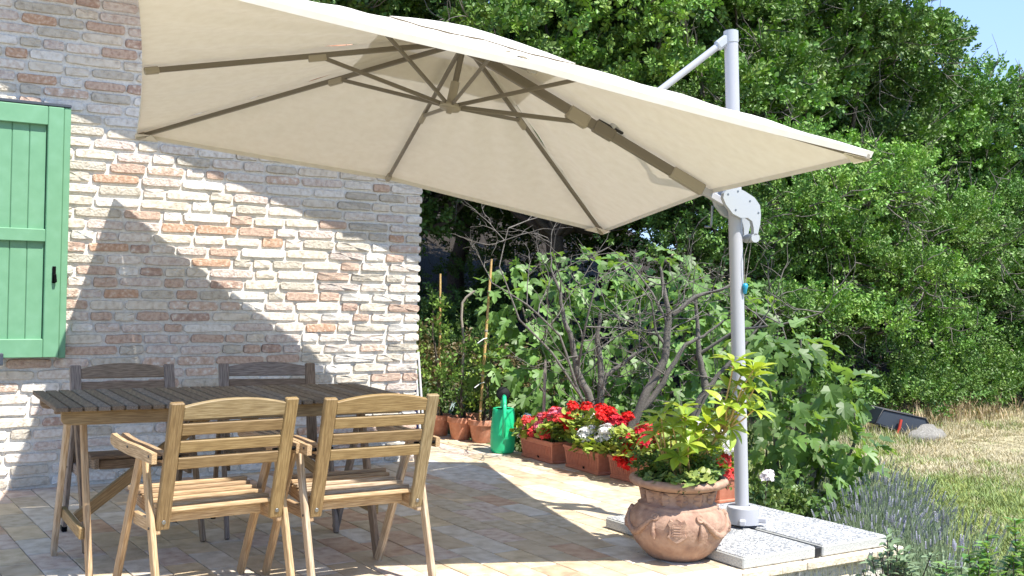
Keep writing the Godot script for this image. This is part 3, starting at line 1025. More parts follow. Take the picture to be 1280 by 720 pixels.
	# four washed-gravel slabs weigh the base down
	var names := ["washed gravel paving slab of the parasol base behind the urn, farthest left", "washed gravel paving slab of the parasol base behind the pole", "washed gravel paving slab of the parasol base just right of the urn", "washed gravel paving slab on the outer corner of the terrace by the lavender"]
	for k in 4:
		var sx := -1.0 if k % 2 == 0 else 1.0
		var sz := -1.0 if k < 2 else 1.0
		var s := thing("paving_slab", names[k], "paving slab", Vector3(4.348 + 0.268 * sx + 0.012 * sz, 0.0, 2.9 + 0.262 * sz), 0.0, "gravel slabs on the parasol base")
		part(s, "slab", box_mesh(Vector3(0.488, 0.054, 0.488), 0.006), M.concrete, Transform3D(Basis(Vector3.UP, 0.006 * sx), Vector3(0, 0.028, 0)))
		part(s, "gravel_face", box_mesh(Vector3(0.478, 0.008, 0.478), 0.002), M.granules, Transform3D(Basis(Vector3.UP, 0.006 * sx), Vector3(0, 0.0545, 0)))

func look_y(y: Vector3, o: Vector3) -> Transform3D:
	var x := y.cross(Vector3(0.3, 0.1, 0.9)).normalized()
	return Transform3D(Basis(x, y, x.cross(y)), o)

func smooth_quad(mb: MB, i: int, s0: float, s1: float, t0: float, t1: float, top: Vector3, sag: float, lap := 0.0) -> void:
	var P: Array[Vector3] = []
	var N: Array[Vector3] = []
	for k in [[s0, t0], [s1, t0], [s1, t1], [s0, t1]]:
		var p := canopy_point(APEX, i, k[0], k[1], sag)
		if lap > 0.0:     # the vent cap lies close over the cloth at its hem and domes up to its top
			p += (top - APEX) * (0.2 + 0.8 * (1.0 - k[1] * k[1] / (lap * lap)))
		var ds := canopy_point(top, i, k[0] + 0.01, k[1], sag) - canopy_point(top, i, k[0] - 0.01, k[1], sag)
		var dt := canopy_point(top, i, k[0], k[1] + 0.01, sag) - canopy_point(top, i, k[0], k[1] - 0.01, sag)
		var n := ds.cross(dt).normalized()
		if n.y < 0.0: n = -n
		P.append(p)
		N.append(n)
	if (P[1] - P[0]).cross(P[2] - P[0]).y + (P[2] - P[0]).cross(P[3] - P[0]).y >= 0.0:
		mb.put(P[0], P[1], P[2], N[0], N[1], N[2])
		mb.put(P[0], P[2], P[3], N[0], N[2], N[3])
	else:
		mb.put(P[0], P[2], P[1], N[0], N[2], N[1])
		mb.put(P[0], P[3], P[2], N[0], N[3], N[2])

# ---------------------------------------------------------------- pots, urn, watering can
func urn() -> void:
	var t := thing("terracotta_urn", "big weathered terracotta urn with garlands and a crest, at the terrace edge", "urn", Vector3(3.745, 0, 3.055))
	var b := MB.new()
	b.lathe(Transform3D(), [Vector2(0.0, 0.0), Vector2(0.125, 0.0), Vector2(0.14, 0.008), Vector2(0.165, 0.03), Vector2(0.2, 0.068), Vector2(0.222, 0.105), Vector2(0.234, 0.145), Vector2(0.238, 0.175), Vector2(0.233, 0.205), Vector2(0.216, 0.232), Vector2(0.199, 0.246), Vector2(0.194, 0.251), Vector2(0.196, 0.258), Vector2(0.187, 0.263), Vector2(0.171, 0.268), Vector2(0.163, 0.288), Vector2(0.164, 0.315), Vector2(0.176, 0.336), Vector2(0.2, 0.345), Vector2(0.225, 0.352), Vector2(0.238, 0.362), Vector2(0.241, 0.374), Vector2(0.236, 0.386), Vector2(0.222, 0.392), Vector2(0.205, 0.39), Vector2(0.192, 0.378), Vector2(0.18, 0.34), Vector2(0.175, 0.33)], 64)
	part(t, "body", b.mesh(), M.urn)
	var so := MB.new()
	so.lathe(Transform3D(), [Vector2(0.185, 0.335), Vector2(0.1, 0.352), Vector2(0.0, 0.358)], 24)
	part(t, "soil", so.mesh(), M.soil)
	# acanthus leaves round the neck
	for k in 12:
		var a := TAU * k / 12 + 0.1
		var mb := MB.new()
		var o := Vector3(cos(a) * 0.166, 0.271, sin(a) * 0.166)
		var xf := Transform3D(Basis(Vector3(-sin(a), 0, cos(a)), Vector3(-cos(a), 0, -sin(a)) , Vector3.UP), o)
		relief_leaf(mb, xf)
		part(t, "relief_leaf", mb.mesh(), M.urn)
	# rosettes, hanging garlands between them, tassels and a crest
	var front := 2.305                       # the crest faces the garden
	var stops := [front + 0.48, front + PI / 2, front + PI - 0.48, front + PI + 0.48, front + PI * 1.5, front + TAU - 0.48]
	for k in 6:
		if k != 2 and k != 5:
			garland(t, stops[k] + 0.03, stops[k + 1] - 0.03)
		var ra: float = stops[k]
		var r := MB.new()
		r.lathe(on_urn(ra, 0.222, 0.0), [Vector2(0.021, -0.012), Vector2(0.02, 0.01), Vector2(0.016, 0.014), Vector2(0.011, 0.006), Vector2(0.007, 0.011), Vector2(0, 0.013)], 14)
		part(t, "rosette", r.mesh(), M.urn)
		var ts := MB.new()
		ts.tube([on_urn(ra, 0.2, 0.006).origin, on_urn(ra, 0.17, 0.01).origin, on_urn(ra, 0.145, 0.01).origin, on_urn(ra, 0.125, 0.004).origin], [0.006, 0.01, 0.013, 0.006], 8)
		part(t, "tassel", ts.mesh(), M.urn)
	for a in [front, front + PI]:
		var shield := PackedVector2Array([Vector2(-0.034, 0.052), Vector2(-0.02, 0.044), Vector2(0, 0.058), Vector2(0.02, 0.044), Vector2(0.034, 0.052), Vector2(0.044, 0.034), Vector2(0.034, 0.018), Vector2(0.036, -0.012), Vector2(0.044, -0.026), Vector2(0.022, -0.044), Vector2(0, -0.056), Vector2(-0.022, -0.044), Vector2(-0.044, -0.026), Vector2(-0.036, -0.012), Vector2(-0.034, 0.018), Vector2(-0.044, 0.034)])
		shield.reverse()
		var c := MB.new()
		var u := on_urn(a, 0.172, 0.0)
		var ux := Vector3.UP.cross(u.basis.y).normalized()
		var cx := Transform3D(Basis(ux, u.basis.y.cross(ux), u.basis.y), u.origin + u.basis.y * 0.002)
		c.prism(cx, shield, 0.022, 0.005)
		var inner := PackedVector2Array()
		for p in shield: inner.append(p * 0.62)
		c.prism(cx.translated_local(Vector3(0, 0, 0.008)), inner, 0.014, 0.003)
		for k in 4:
			c.box(cx.translated_local(Vector3(0, 0.018 - 0.012 * k, 0.016)), Vector3(0.034, 0.004, 0.004), 0.001)
		part(t, "crest", c.mesh(), M.urn)

func urn_radius(y: float) -> float:
	var pts := [Vector2(0.2, 0.068), Vector2(0.222, 0.105), Vector2(0.234, 0.145), Vector2(0.238, 0.175), Vector2(0.233, 0.205), Vector2(0.216, 0.232), Vector2(0.199, 0.246)]
	for k in pts.size() - 1:
		if y <= pts[k + 1].y:
			return lerpf(pts[k].x, pts[k + 1].x, clampf((y - pts[k].y) / (pts[k + 1].y - pts[k].y), 0, 1))
	return 0.2

func on_urn(a: float, y: float, out: float) -> Transform3D:
	var r := urn_radius(y)
	var sl := (urn_radius(y - 0.01) - urn_radius(y + 0.01)) / 0.02
	var n := Vector3(cos(a), sl, sin(a)).normalized()
	return look_y(n, Vector3(cos(a) * r, y, sin(a) * r) + n * out)

func garland(t: Node3D, a: float, b: float) -> void:
	var pts: Array = []
	var rad: Array = []
	for k in 25:
		var f := k / 24.0
		var y := 0.218 - 0.08 * 4.0 * f * (1.0 - f) * (0.5 + 0.5 * sin(f * PI))
		pts.append(on_urn(lerpf(a, b, f), y, 0.004).origin)
		rad.append(0.005 + 0.009 * sin(f * PI) + 0.0035 * (k % 2))
	part(t, "garland", tube_mesh(pts, rad, 8), M.urn)

func relief_leaf(mb: MB, xf: Transform3D) -> void:
	# local x across, -y outwards, z up
	var w := [0.012, 0.024, 0.03, 0.02, 0.03, 0.026, 0.012]
	for k in 6:
		var z0 := 0.062 * k / 6.0
		var z1 := 0.062 * (k + 1) / 6.0
		var d0 := 0.012 + 0.014 * k / 6.0
		var d1 := 0.012 + 0.014 * (k + 1) / 6.0
		for s in [-1.0, 1.0]:
			mb.quad_out(xf * Vector3(0, -d0, z0), xf * Vector3(w[k] * s, 0.002, z0), xf * Vector3(w[k + 1] * s, 0.002, z1), xf * Vector3(0, -d1, z1), xf * Vector3(0, 0.05, 0.03))
	mb.tri_out(xf * Vector3(-0.012, 0.002, 0.062), xf * Vector3(0.012, 0.002, 0.062), xf * Vector3(0, -0.026, 0.062), xf * Vector3(0, 0.0, 0.03))

func round_pot(called: String, label: String, at: Vector3, r: float, h: float) -> void:
	var t := thing(called, label, "flower pot", at, 0.0, "terracotta pots in a row by the house corner")
	var b := MB.new()
	b.lathe(Transform3D(), [Vector2(0, 0), Vector2(r * 0.62, 0), Vector2(r * 0.66, 0.004), Vector2(r * 0.9, h * 0.74), Vector2(r * 0.9, h * 0.745), Vector2(r * 0.985, h * 0.75), Vector2(r * 1.0, h * 0.77), Vector2(r, h * 0.98), Vector2(r * 0.98, h), Vector2(r * 0.9, h), Vector2(r * 0.87, h * 0.97), Vector2(r * 0.84, h * 0.86)], 32)
	part(t, "body", b.mesh(), M.terracotta)
	var so := MB.new()
	so.lathe(Transform3D(), [Vector2(r * 0.87, h * 0.88), Vector2(r * 0.4, h * 0.91), Vector2(0, h * 0.9)], 16)
	part(t, "soil", so.mesh(), M.soil)

func pots() -> void:
	round_pot("terracotta_pot", "terracotta pot nearest the house corner, holding a bamboo cane", Vector3(4.80, 0, -1.11), 0.105, 0.175)
	round_pot("terracotta_pot", "terracotta pot with a crooked driftwood stick, middle of the three", Vector3(4.84, 0, -0.83), 0.112, 0.185)
	round_pot("terracotta_pot", "small terracotta pot hidden behind the other two by the cane", Vector3(5.0, 0, -0.9), 0.11, 0.19)
	round_pot("terracotta_pot", "terracotta pot with the tallest bamboo cane, beside the green watering can", Vector3(4.92, 0, -0.62), 0.118, 0.185)
	# canes and sticks stuck in the soil
	cane("bamboo_cane", "straight bamboo cane standing in the pot nearest the house", [Vector3(4.79, 0.15, -1.11), Vector3(4.785, 0.8, -1.115), Vector3(4.775, 1.36, -1.12)], 0.0115, M.cane, 0.31)
	cane("bamboo_cane", "tallest bamboo cane, leaning in the pot beside the watering can", [Vector3(4.9, 0.15, -0.63), Vector3(4.93, 0.8, -0.625), Vector3(4.965, 1.49, -0.62)], 0.0125, M.cane, 0.33)
	cane("driftwood_stick", "grey crooked stick bent over at its top, in the middle pot", [Vector3(4.85, 0.15, -0.84), Vector3(4.853, 0.5, -0.845), Vector3(4.862, 0.8, -0.85), Vector3(4.838, 1.0, -0.86), Vector3(4.842, 1.12, -0.86), Vector3(4.87, 1.17, -0.845), Vector3(4.93, 1.225, -0.81)], 0.012, M.drift, 0.0)
	cane("dark_stake", "short dark stake at the house corner behind the pots", [Vector3(4.66, -0.4, -1.35), Vector3(4.655, 0.5, -1.36), Vector3(4.65, 1.09, -1.36)], 0.011, M.bark, 0.0)
	cane("iron_stake", "grey iron stake standing up among the pink geraniums", [Vector3(4.93, -0.3, 0.22), Vector3(4.935, 0.4, 0.22), Vector3(4.94, 0.73, 0.215)], 0.0135, M.drift, 0.0)
	for q in [[Vector3(4.93, 0.84, -0.62), "white plastic tie near the top of the tallest bamboo cane"], [Vector3(4.913, 0.48, -0.62), "white plastic tie low on the tallest bamboo cane"]]:
		var p: Vector3 = q[0]
		var tie := part(self, "plant_tie", tube_mesh([p + Vector3(-0.09, -0.035, 0.02), p + Vector3(-0.03, 0.0, 0.016), p + Vector3(0.0, 0.006, 0.016), p + Vector3(0.018, 0.0, 0.0), p + Vector3(0.0, 0.0, -0.016)], [0.004], 6), M.white)
		tag(tie, q[1], "plant tie")

func cane(called: String, label: String, pts: Array, r: float, m: Material, knots: float) -> void:
	var fine: Array = []
	var rad: Array = []
	for k in pts.size() - 1:
		for j in 6:
			fine.append((pts[k] as Vector3).lerp(pts[k + 1], j / 6.0))
			rad.append(r * (1.0 - 0.25 * (k + j / 6.0) / pts.size()) * rr(0.94, 1.06))
	fine.append(pts[-1])
	rad.append(r * 0.72)
	var o := part(self, called, tube_mesh(fine, rad, 9), m)
	tag(o, label, "cane" if knots > 0.0 else "stick")
	if knots > 0.0:
		var y := 0.25
		var a: Vector3 = pts[0]
		var b: Vector3 = pts[-1]
		while y < b.y:
			var f := (y - a.y) / (b.y - a.y)
			var p := a.lerp(b, f)
			var mid: Vector3 = pts[1]
			p += (mid - a.lerp(b, (mid.y - a.y) / (b.y - a.y))) * 4.0 * f * (1.0 - f)
			var k := MB.new()
			k.lathe(Transform3D(Basis(), p), [Vector2(r * 0.9, -0.012), Vector2(r * 1.16, -0.003), Vector2(r * 1.16, 0.003), Vector2(r * 0.9, 0.012)], 9)
			part(o, "knot", k.mesh(), M.drift)
			y += knots * rr(0.8, 1.15)

func planter(label: String, at: Vector3, l: float, yaw: float) -> void:
	var t := thing("window_box_planter", label, "planter", at, yaw, "terracotta coloured planters along the terrace edge")
	var h := 0.15
	var wt := 0.17
	var wb := 0.135
	var lb := l - 0.035
	var mb := MB.new()
	var c := Vector3(0, h * 0.5, 0)
	var lo: Array[Vector3] = []
	var hi: Array[Vector3] = []
	for k in [[-1.0, -1.0], [1.0, -1.0], [1.0, 1.0], [-1.0, 1.0]]:
		lo.append(Vector3(lb * 0.5 * k[0], 0.012, wb * 0.5 * k[1]))
		hi.append(Vector3(l * 0.5 * k[0], h, wt * 0.5 * k[1]))
	for k in 4:
		mb.quad_out(lo[k], lo[(k + 1) % 4], hi[(k + 1) % 4], hi[k], c)
	mb.quad_out(lo[0], lo[1], lo[2], lo[3], c)
	var body := part(t, "body", mb.mesh(), M.planter)
	# rim
	for s in [-1.0, 1.0]:
		part(t, "rim", box_mesh(Vector3(l + 0.016, 0.02, 0.014), 0.004), M.planter, Transform3D(Basis(), Vector3(0, h, (wt * 0.5) * s)))
		part(t, "rim", box_mesh(Vector3(0.014, 0.019, wt - 0.01), 0.004), M.planter, Transform3D(Basis(), Vector3(l * 0.5 * s, h, 0)))
	part(t, "base_tray", box_mesh(Vector3(lb + 0.02, 0.022, wb + 0.02), 0.006), M.planter, Transform3D(Basis(), Vector3(0, 0.011, 0)))
	# ribs along both long sides
	var n := int(l / 0.022)
	for s in [-1.0, 1.0]:
		var rb := MB.new()
		for k in n:
			var x := (k + 0.5 - n * 0.5) * 0.0205
			var a := Vector3(x * 0.94, 0.034, (wb * 0.5 + 0.004) * s)
			var b := Vector3(x, h - 0.028, (wt * 0.5 - 0.0005) * s)
			rb.box(along(a, b, Vector3(0, 0, s)), Vector3(a.distance_to(b), 0.008, 0.009), 0.003)
		part(body, "ribs", rb.mesh(), M.planter)
	part(t, "drain_plug", box_mesh(Vector3(0.02, 0.018, 0.012), 0.003), M.black, Transform3D(Basis(), Vector3(0.02, 0.03, wb * 0.5 + 0.003)))
	part(t, "soil", box_mesh(Vector3(l - 0.02, 0.02, wt - 0.02), 0.004), M.soil, Transform3D(Basis(), Vector3(0, h - 0.022, 0)))

func watering_can() -> void:
	var dir := Vector3(0.5, 0, -0.86)        # the spout points away from the garden
	var t := thing("watering_can", "bright green plastic watering can with a black rose", "watering can", Vector3(4.775, 0, -0.09))
	t.rotation.y = atan2(-dir.z, dir.x)       # local x to the spout
	var k := 1.0
	var b := MB.new()
	b.lathe(Transform3D(Basis().scaled(Vector3(1.0, 1.0, 0.86)), Vector3()), [Vector2(0, 0.0), Vector2(0.092, 0.0), Vector2(0.102, 0.008), Vector2(0.108, 0.03), Vector2(0.112, 0.12), Vector2(0.108, 0.22), Vector2(0.098, 0.31), Vector2(0.095, 0.335), Vector2(0.09, 0.338), Vector2(0.086, 0.33), Vector2(0.09, 0.28), Vector2(0.098, 0.15)], 36)
	part(t, "body", b.mesh(), M.green_plastic)
	# half cover at the front of the mouth
	var cv := MB.new()
	for j in 10:
		var a := -PI / 2 + PI * j / 10
		var a2 := -PI / 2 + PI * (j + 1) / 10
		cv.tri_out(Vector3(0.0, 0.345, 0), Vector3(cos(a) * 0.092, 0.334, sin(a) * 0.079), Vector3(cos(a2) * 0.092, 0.334, sin(a2) * 0.079), Vector3(0, 0, 0))
	part(t, "cover", cv.mesh(), M.green_plastic)
	# spout
	part(t, "spout", tube_mesh([Vector3(0.09, 0.1, 0), Vector3(0.15, 0.16, 0), Vector3(0.19, 0.27, 0), Vector3(0.2, 0.38, 0), Vector3(0.195, 0.41, 0)], [0.026, 0.022, 0.017, 0.015, 0.015], 14), M.green_plastic)
	var ro := MB.new()
	ro.lathe(look_y(Vector3(-0.75, 0.35, 0.1).normalized(), Vector3(0.19, 0.425, 0)), [Vector2(0.012, -0.03), Vector2(0.018, -0.012), Vector2(0.055, 0.012), Vector2(0.056, 0.02), Vector2(0.05, 0.024), Vector2(0, 0.028)], 24)
	part(t, "rose", ro.mesh(), M.black)
	# handle: one loop from the spout side over the mouth down the back
	part(t, "handle", tube_mesh([Vector3(0.06, 0.335, 0), Vector3(0.03, 0.395, 0), Vector3(-0.04, 0.43, 0), Vector3(-0.1, 0.41, 0), Vector3(-0.15, 0.34, 0), Vector3(-0.16, 0.26, 0), Vector3(-0.14, 0.18, 0), Vector3(-0.1, 0.13, 0)], [0.014, 0.015, 0.0165, 0.0165, 0.0155, 0.015, 0.014, 0.014], 12), M.green_plastic)

func deck_chair() -> void:
	var t := thing("folded_deck_chair", "folded white deck chair with blue cloth leaning behind the house corner", "deck chair", Vector3(4.035, 0, -0.24), 0.0)
	for x in [-0.01, 0.02]:
		for z in [-0.2, 0.16]:
			bar(t, "frame_bar", Vector3(x + 0.04, 0, z), Vector3(x - 0.045, 0.78, z), 0.015, 0.015, M.white, Vector3(0, 0, 1))
	bar(t, "cloth", Vector3(0.045, 0.06, -0.02), Vector3(-0.036, 0.74, -0.02), 0.012, 0.3, M.blue, Vector3(1, 0, 0))

# ---------------------------------------------------------------- plants
const OVATE := [0.0, 0.17, 0.27, 0.3, 0.24, 0.12, 0.0]
const LANCE := [0.0, 0.1, 0.16, 0.18, 0.15, 0.08, 0.0]
const FIG_LEAF := [Vector2(0.0, 0.0), Vector2(0.17, -0.06), Vector2(0.32, 0.1), Vector2(0.47, 0.2), Vector2(0.42, 0.33), Vector2(0.24, 0.36), Vector2(0.38, 0.52), Vector2(0.42, 0.72), Vector2(0.31, 0.76), Vector2(0.15, 0.58), Vector2(0.17, 0.84), Vector2(0.0, 1.05), Vector2(-0.17, 0.84), Vector2(-0.15, 0.58), Vector2(-0.31, 0.76), Vector2(-0.42, 0.72), Vector2(-0.38, 0.52), Vector2(-0.24, 0.36), Vector2(-0.42, 0.33), Vector2(-0.47, 0.2), Vector2(-0.32, 0.1), Vector2(-0.17, -0.06)]

func green(base: Color, spread: float, yellow := 0.0) -> Color:
	var k := rr(1.0 - spread, 1.0 + spread)
	var y := rr(0.0, yellow)
	return Color(base.r * k * (1.0 + y * 0.9), base.g * k * (1.0 + y * 0.25), base.b * k * (1.0 - y * 0.4))

# a twig with leaves all round it, along local z
func sprig(sd: int, n: int, l: float, leaf_l: float, half: Array, twig := 0.0025) -> ArrayMesh:
	var r := RandomNumberGenerator.new()
	r.seed = sd
	var mb := MB.new()
	mb.col = Color(0.55, 0.5, 0.6)
	if twig > 0.0:
		mb.tube([Vector3(), Vector3(0, 0.02 * l, l * 0.5), Vector3(0, 0, l)], [twig, twig * 0.8, twig * 0.4], 3, false)
	for k in n:
		var t := (k + 0.6) / n
		var a := k * 2.4 + r.randf_range(-0.4, 0.4)
		var out := Vector3(cos(a), sin(a), 0)
		var dir := (out * r.randf_range(0.7, 1.0) + Vector3(0, 0, r.randf_range(0.3, 0.9))).normalized()
		var kk := r.randf_range(0.75, 1.25)
		mb.col = Color(kk * r.randf_range(0.95, 1.12), kk, kk)
		mb.leaf(look(dir, Vector3(r.randf_range(-0.5, 0.5), 1, r.randf_range(-0.4, 0.4)).normalized(), Vector3(0, 0, t * l) + out * leaf_l * 0.12), leaf_l * r.randf_range(0.75, 1.15), half, r.randf_range(0.1, 0.5), r.randf_range(0.0, 0.25))
	return mb.mesh()

# leaves on the outside of a cloud of lumps
func crown_of(p: Node3D, called: String, meshes: Array, lumps: Array, per_area: float, base: Color, yellow: float, scale_lo := 0.8, scale_hi := 1.25, inner := 0.55) -> void:
	var bufs: Array = []
	for m in meshes:
		bufs.append(PackedFloat32Array())
	for l in lumps:
		var c: Vector3 = l[0]
		var r: Vector3 = l[1]
		var tone: float = l[2]
		var n := int(per_area * 4.2 * (r.x * r.y + r.y * r.z + r.x * r.z))
		for k in n:
			var d := rdir()
			if d.y < -0.2 and rng.randf() < 0.8:
				d.y = -d.y
			var f := lerpf(inner, 1.08, sqrt(rng.randf()))
			# uneven surface
			f *= 1.0 + 0.16 * sin(d.x * 7.0 + c.x * 3.0) * sin(d.y * 6.0 + c.y * 5.0) + 0.1 * sin(d.z * 9.0 + c.z * 4.0)
			var o := c + d * r * f
			var dir := (d + Vector3(0, 0.45, 0) + rdir() * 0.75).normalized()
			var which := rng.randi() % meshes.size()
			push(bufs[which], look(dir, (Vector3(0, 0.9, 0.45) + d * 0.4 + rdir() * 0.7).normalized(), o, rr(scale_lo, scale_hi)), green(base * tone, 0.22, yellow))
	for k in meshes.size():
		many(p, called, meshes[k], M.leaf, bufs[k], "stuff")

func bend(a: Vector3, b: Vector3, n: int, wob: float) -> Array:
	var pts: Array = []
	for k in n + 1:
		var f := float(k) / n
		var p := a.lerp(b, f)
		if k > 0 and k < n:
			p += rdir() * wob
		pts.append(p)
	return pts

func taper(r0: float, r1: float, n: int) -> Array:
	var a: Array = []
	for k in n + 1:
		a.append(lerpf(r0, r1, float(k) / n))
	return a

var oak: Array = []
var fine: Array = []
var shrub_twigs: Array = []

func tree(called: String, label: String, at: Vector2, centre_y: float, radius: Vector3, n: int, lump: float, meshes: Array, density: float, base: Color, yellow: float, trunk_r := 0.16, lowest := 0.25) -> void:
	var gy := ground_y(at.x, at.y)
	var t := thing(called, label, "tree", Vector3(at.x, gy, at.y), 0.0, "trees behind the terrace and the meadow")
	var lumps: Array = []
	for k in n:
		var d := rdir()
		var f := pow(rng.randf(), 0.45)
		var c := Vector3(d.x * radius.x * f, centre_y - gy + d.y * radius.y * f, d.z * radius.z * f)
		if c.y < lowest: c.y = lowest + lump * rr(0.0, 0.4)
		lumps.append([c, Vector3(rr(0.7, 1.25), rr(0.4, 0.7), rr(0.7, 1.25)) * lump, rr(0.6, 1.35)])
	var fork := Vector3(rr(-0.2, 0.2), clampf((centre_y - gy) * 0.45, 0.5, 2.2), rr(-0.2, 0.2))
	part(t, "trunk", tube_mesh(bend(Vector3(0, -0.2, 0), fork, 4, 0.06), taper(trunk_r * 1.25, trunk_r * 0.85, 4), 10), M.bark)
	var limbs := MB.new()
	var dry := MB.new()
	for k in n:
		var c: Vector3 = lumps[k][0]
		if k % 2 == 0:
			var mid := fork.lerp(c, 0.5) + rdir() * 0.25
			var pts := bend(fork, mid, 3, 0.08)
			pts.pop_back()
			pts.append_array(bend(mid, c + (c - mid) * 0.35, 3, 0.08))
			limbs.tube(pts, taper(trunk_r * 0.42, 0.012, pts.size() - 1), 6, false)
		# dry twigs that stick out of the leaves
		for j in 4:
			var d := (rdir() + Vector3(-0.2, 0.1, 0.5)).normalized()
			twig(dry, c + d * lump * 0.4, d, lump * rr(0.6, 1.1), 0.011, 1)
	part(t, "limbs", limbs.mesh(), M.bark)
	part(t, "dry_twigs", dry.mesh(), M.deadbark)
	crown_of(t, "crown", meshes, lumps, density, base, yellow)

func trees() -> void:
	for k in 3: oak.append(sprig(200 + k, 16, 0.19, 0.066, [0.0, 0.2, 0.3, 0.26, 0.33, 0.2, 0.0]))
	for k in 3: fine.append(sprig(220 + k, 14, 0.17, 0.047, OVATE))
	var g := Color(0.12, 0.245, 0.055)
	tree("oak_tree", "tall oak tree whose big crown hangs over the parasol top", Vector2(8.9, -5.0), 4.6, Vector3(3.2, 2.4, 2.4), 44, 0.75, oak, 40.0, g * 1.1, 0.5, 0.14)
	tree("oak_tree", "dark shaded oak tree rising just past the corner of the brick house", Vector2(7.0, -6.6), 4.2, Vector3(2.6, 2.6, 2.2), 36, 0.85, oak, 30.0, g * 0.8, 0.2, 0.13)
	tree("oak_tree", "tall oak tree behind the top of the parasol pole", Vector2(10.9, -4.7), 4.5, Vector3(2.5, 2.8, 2.2), 42, 0.75, oak, 36.0, g, 0.4, 0.13)
	tree("oak_tree", "broad oak tree behind the right corner of the parasol canopy", Vector2(13.0, -5.0), 4.4, Vector3(2.5, 2.7, 2.2), 42, 0.75, oak, 34.0, g * 0.95, 0.35, 0.13)
	tree("oak_tree", "oak tree that stands against the sky, its top edge falling to the right", Vector2(15.0, -4.9), 3.6, Vector3(2.0, 2.3, 2.0), 36, 0.75, oak, 32.0, g, 0.3, 0.13)
	tree("oak_tree", "lower oak tree at the right end of the wood, under the blue sky", Vector2(17.7, -4.9), 3.5, Vector3(2.4, 2.0, 2.0), 30, 0.72, oak, 30.0, g * 0.95, 0.3, 0.12)
	tree("low_tree", "light green small leaved tree with branches hanging to the dry grass", Vector2(11.8, -2.9), 1.6, Vector3(1.9, 1.6, 1.2), 44, 0.5, fine, 60.0, g * 1.15, 0.45, 0.08, 0.45)
	tree("low_tree", "bushy small leaved tree at the edge of the meadow, farther right", Vector2(14.2, -3.3), 1.7, Vector3(1.7, 1.5, 1.1), 36, 0.52, fine, 52.0, g * 1.0, 0.3, 0.08, 0.4)
	tree("low_tree", "small leaved tree filling the gap behind the parasol pole", Vector2(9.7, -2.9), 1.8, Vector3(1.3, 1.7, 1.0), 26, 0.5, fine, 52.0, g, 0.3, 0.07)
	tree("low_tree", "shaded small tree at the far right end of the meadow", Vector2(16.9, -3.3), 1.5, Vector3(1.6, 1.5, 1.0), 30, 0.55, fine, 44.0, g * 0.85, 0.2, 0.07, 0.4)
	tree("low_tree", "small tree closing the right edge of the view above the pale path", Vector2(19.4, -3.8), 1.6, Vector3(1.6, 1.6, 1.0), 26, 0.6, fine, 40.0, g * 0.85, 0.2, 0.07, 0.4)
	# bushes at the foot of the wood
	for b in [[Vector2(10.75, -2.3), 0.8, "between the fig shoots and the tipped barrow"], [Vector2(6.2, -6.4), 1.4, "up the shaded slope by the house corner"], [Vector2(7.4, -7.6), 1.5, "up the shaded slope behind the driftwood stick"], [Vector2(8.4, -6.6), 1.3, "up the shaded slope behind the fig top"], [Vector2(7.0, -5.2), 1.1, "at the foot of the shaded slope behind the pots"], [Vector2(9.6, -7.4), 1.4, "up the shaded slope under the canopy corner"], [Vector2(12.5, -2.3), 0.8, "just right of the pale meadow stone"], [Vector2(13.5, -2.5), 0.85, "in the middle of the meadow's edge"], [Vector2(14.6, -2.6), 0.8, "behind the tall straw"], [Vector2(15.7, -2.7), 0.9, "near the right end of the meadow's edge"], [Vector2(16.8, -2.8), 0.9, "last but one along the meadow's edge"], [Vector2(18.0, -3.4), 1.0, "farthest right along the meadow's edge"], [Vector2(8.3, -4.0), 0.8, "deep in the shade behind the fig"], [Vector2(6.6, -4.6), 0.8, "deep in the shade behind the bamboo canes"]]:
		var gy := ground_y(b[0].x, b[0].y)
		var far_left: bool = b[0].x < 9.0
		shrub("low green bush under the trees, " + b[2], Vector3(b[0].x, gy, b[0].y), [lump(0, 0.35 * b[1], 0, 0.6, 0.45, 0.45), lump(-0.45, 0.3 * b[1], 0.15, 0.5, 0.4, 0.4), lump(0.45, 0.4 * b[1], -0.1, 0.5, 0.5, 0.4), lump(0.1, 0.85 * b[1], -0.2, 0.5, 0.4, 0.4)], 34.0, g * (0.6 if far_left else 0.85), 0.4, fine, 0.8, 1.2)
	# the wood farther back on the slope
	var far := [[Vector2(9.6, -9.0), 4.2, "deep in the wood behind the flower pots"], [Vector2(12.4, -8.6), 4.6, "deep in the wood above the fig"], [Vector2(15.6, -8.4), 4.6, "deep in the wood behind the canopy corner"], [Vector2(18.3, -8.4), 2.6, "deep in the wood at its right end"], [Vector2(7.0, -11.0), 4.6, "high on the slope behind the house corner"], [Vector2(8.6, -11.8), 3.6, "high on the slope behind the driftwood stick"], [Vector2(21.5, -7.0), 0.8, "farthest right, low against the sky"]]
	for f in far:
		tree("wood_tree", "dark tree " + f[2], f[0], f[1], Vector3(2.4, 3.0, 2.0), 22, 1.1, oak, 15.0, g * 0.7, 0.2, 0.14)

func fig_leaf(sd: int) -> ArrayMesh:
	var r := RandomNumberGenerator.new()
	r.seed = sd
	var out: Array = []
	for p in FIG_LEAF:
		out.append((p as Vector2) * r.randf_range(0.93, 1.07))
	var mb := MB.new()
	mb.col = Color.WHITE
	mb.lobed(Transform3D(), out, 1.0, r.randf_range(0.5, 1.1))
	return mb.mesh()

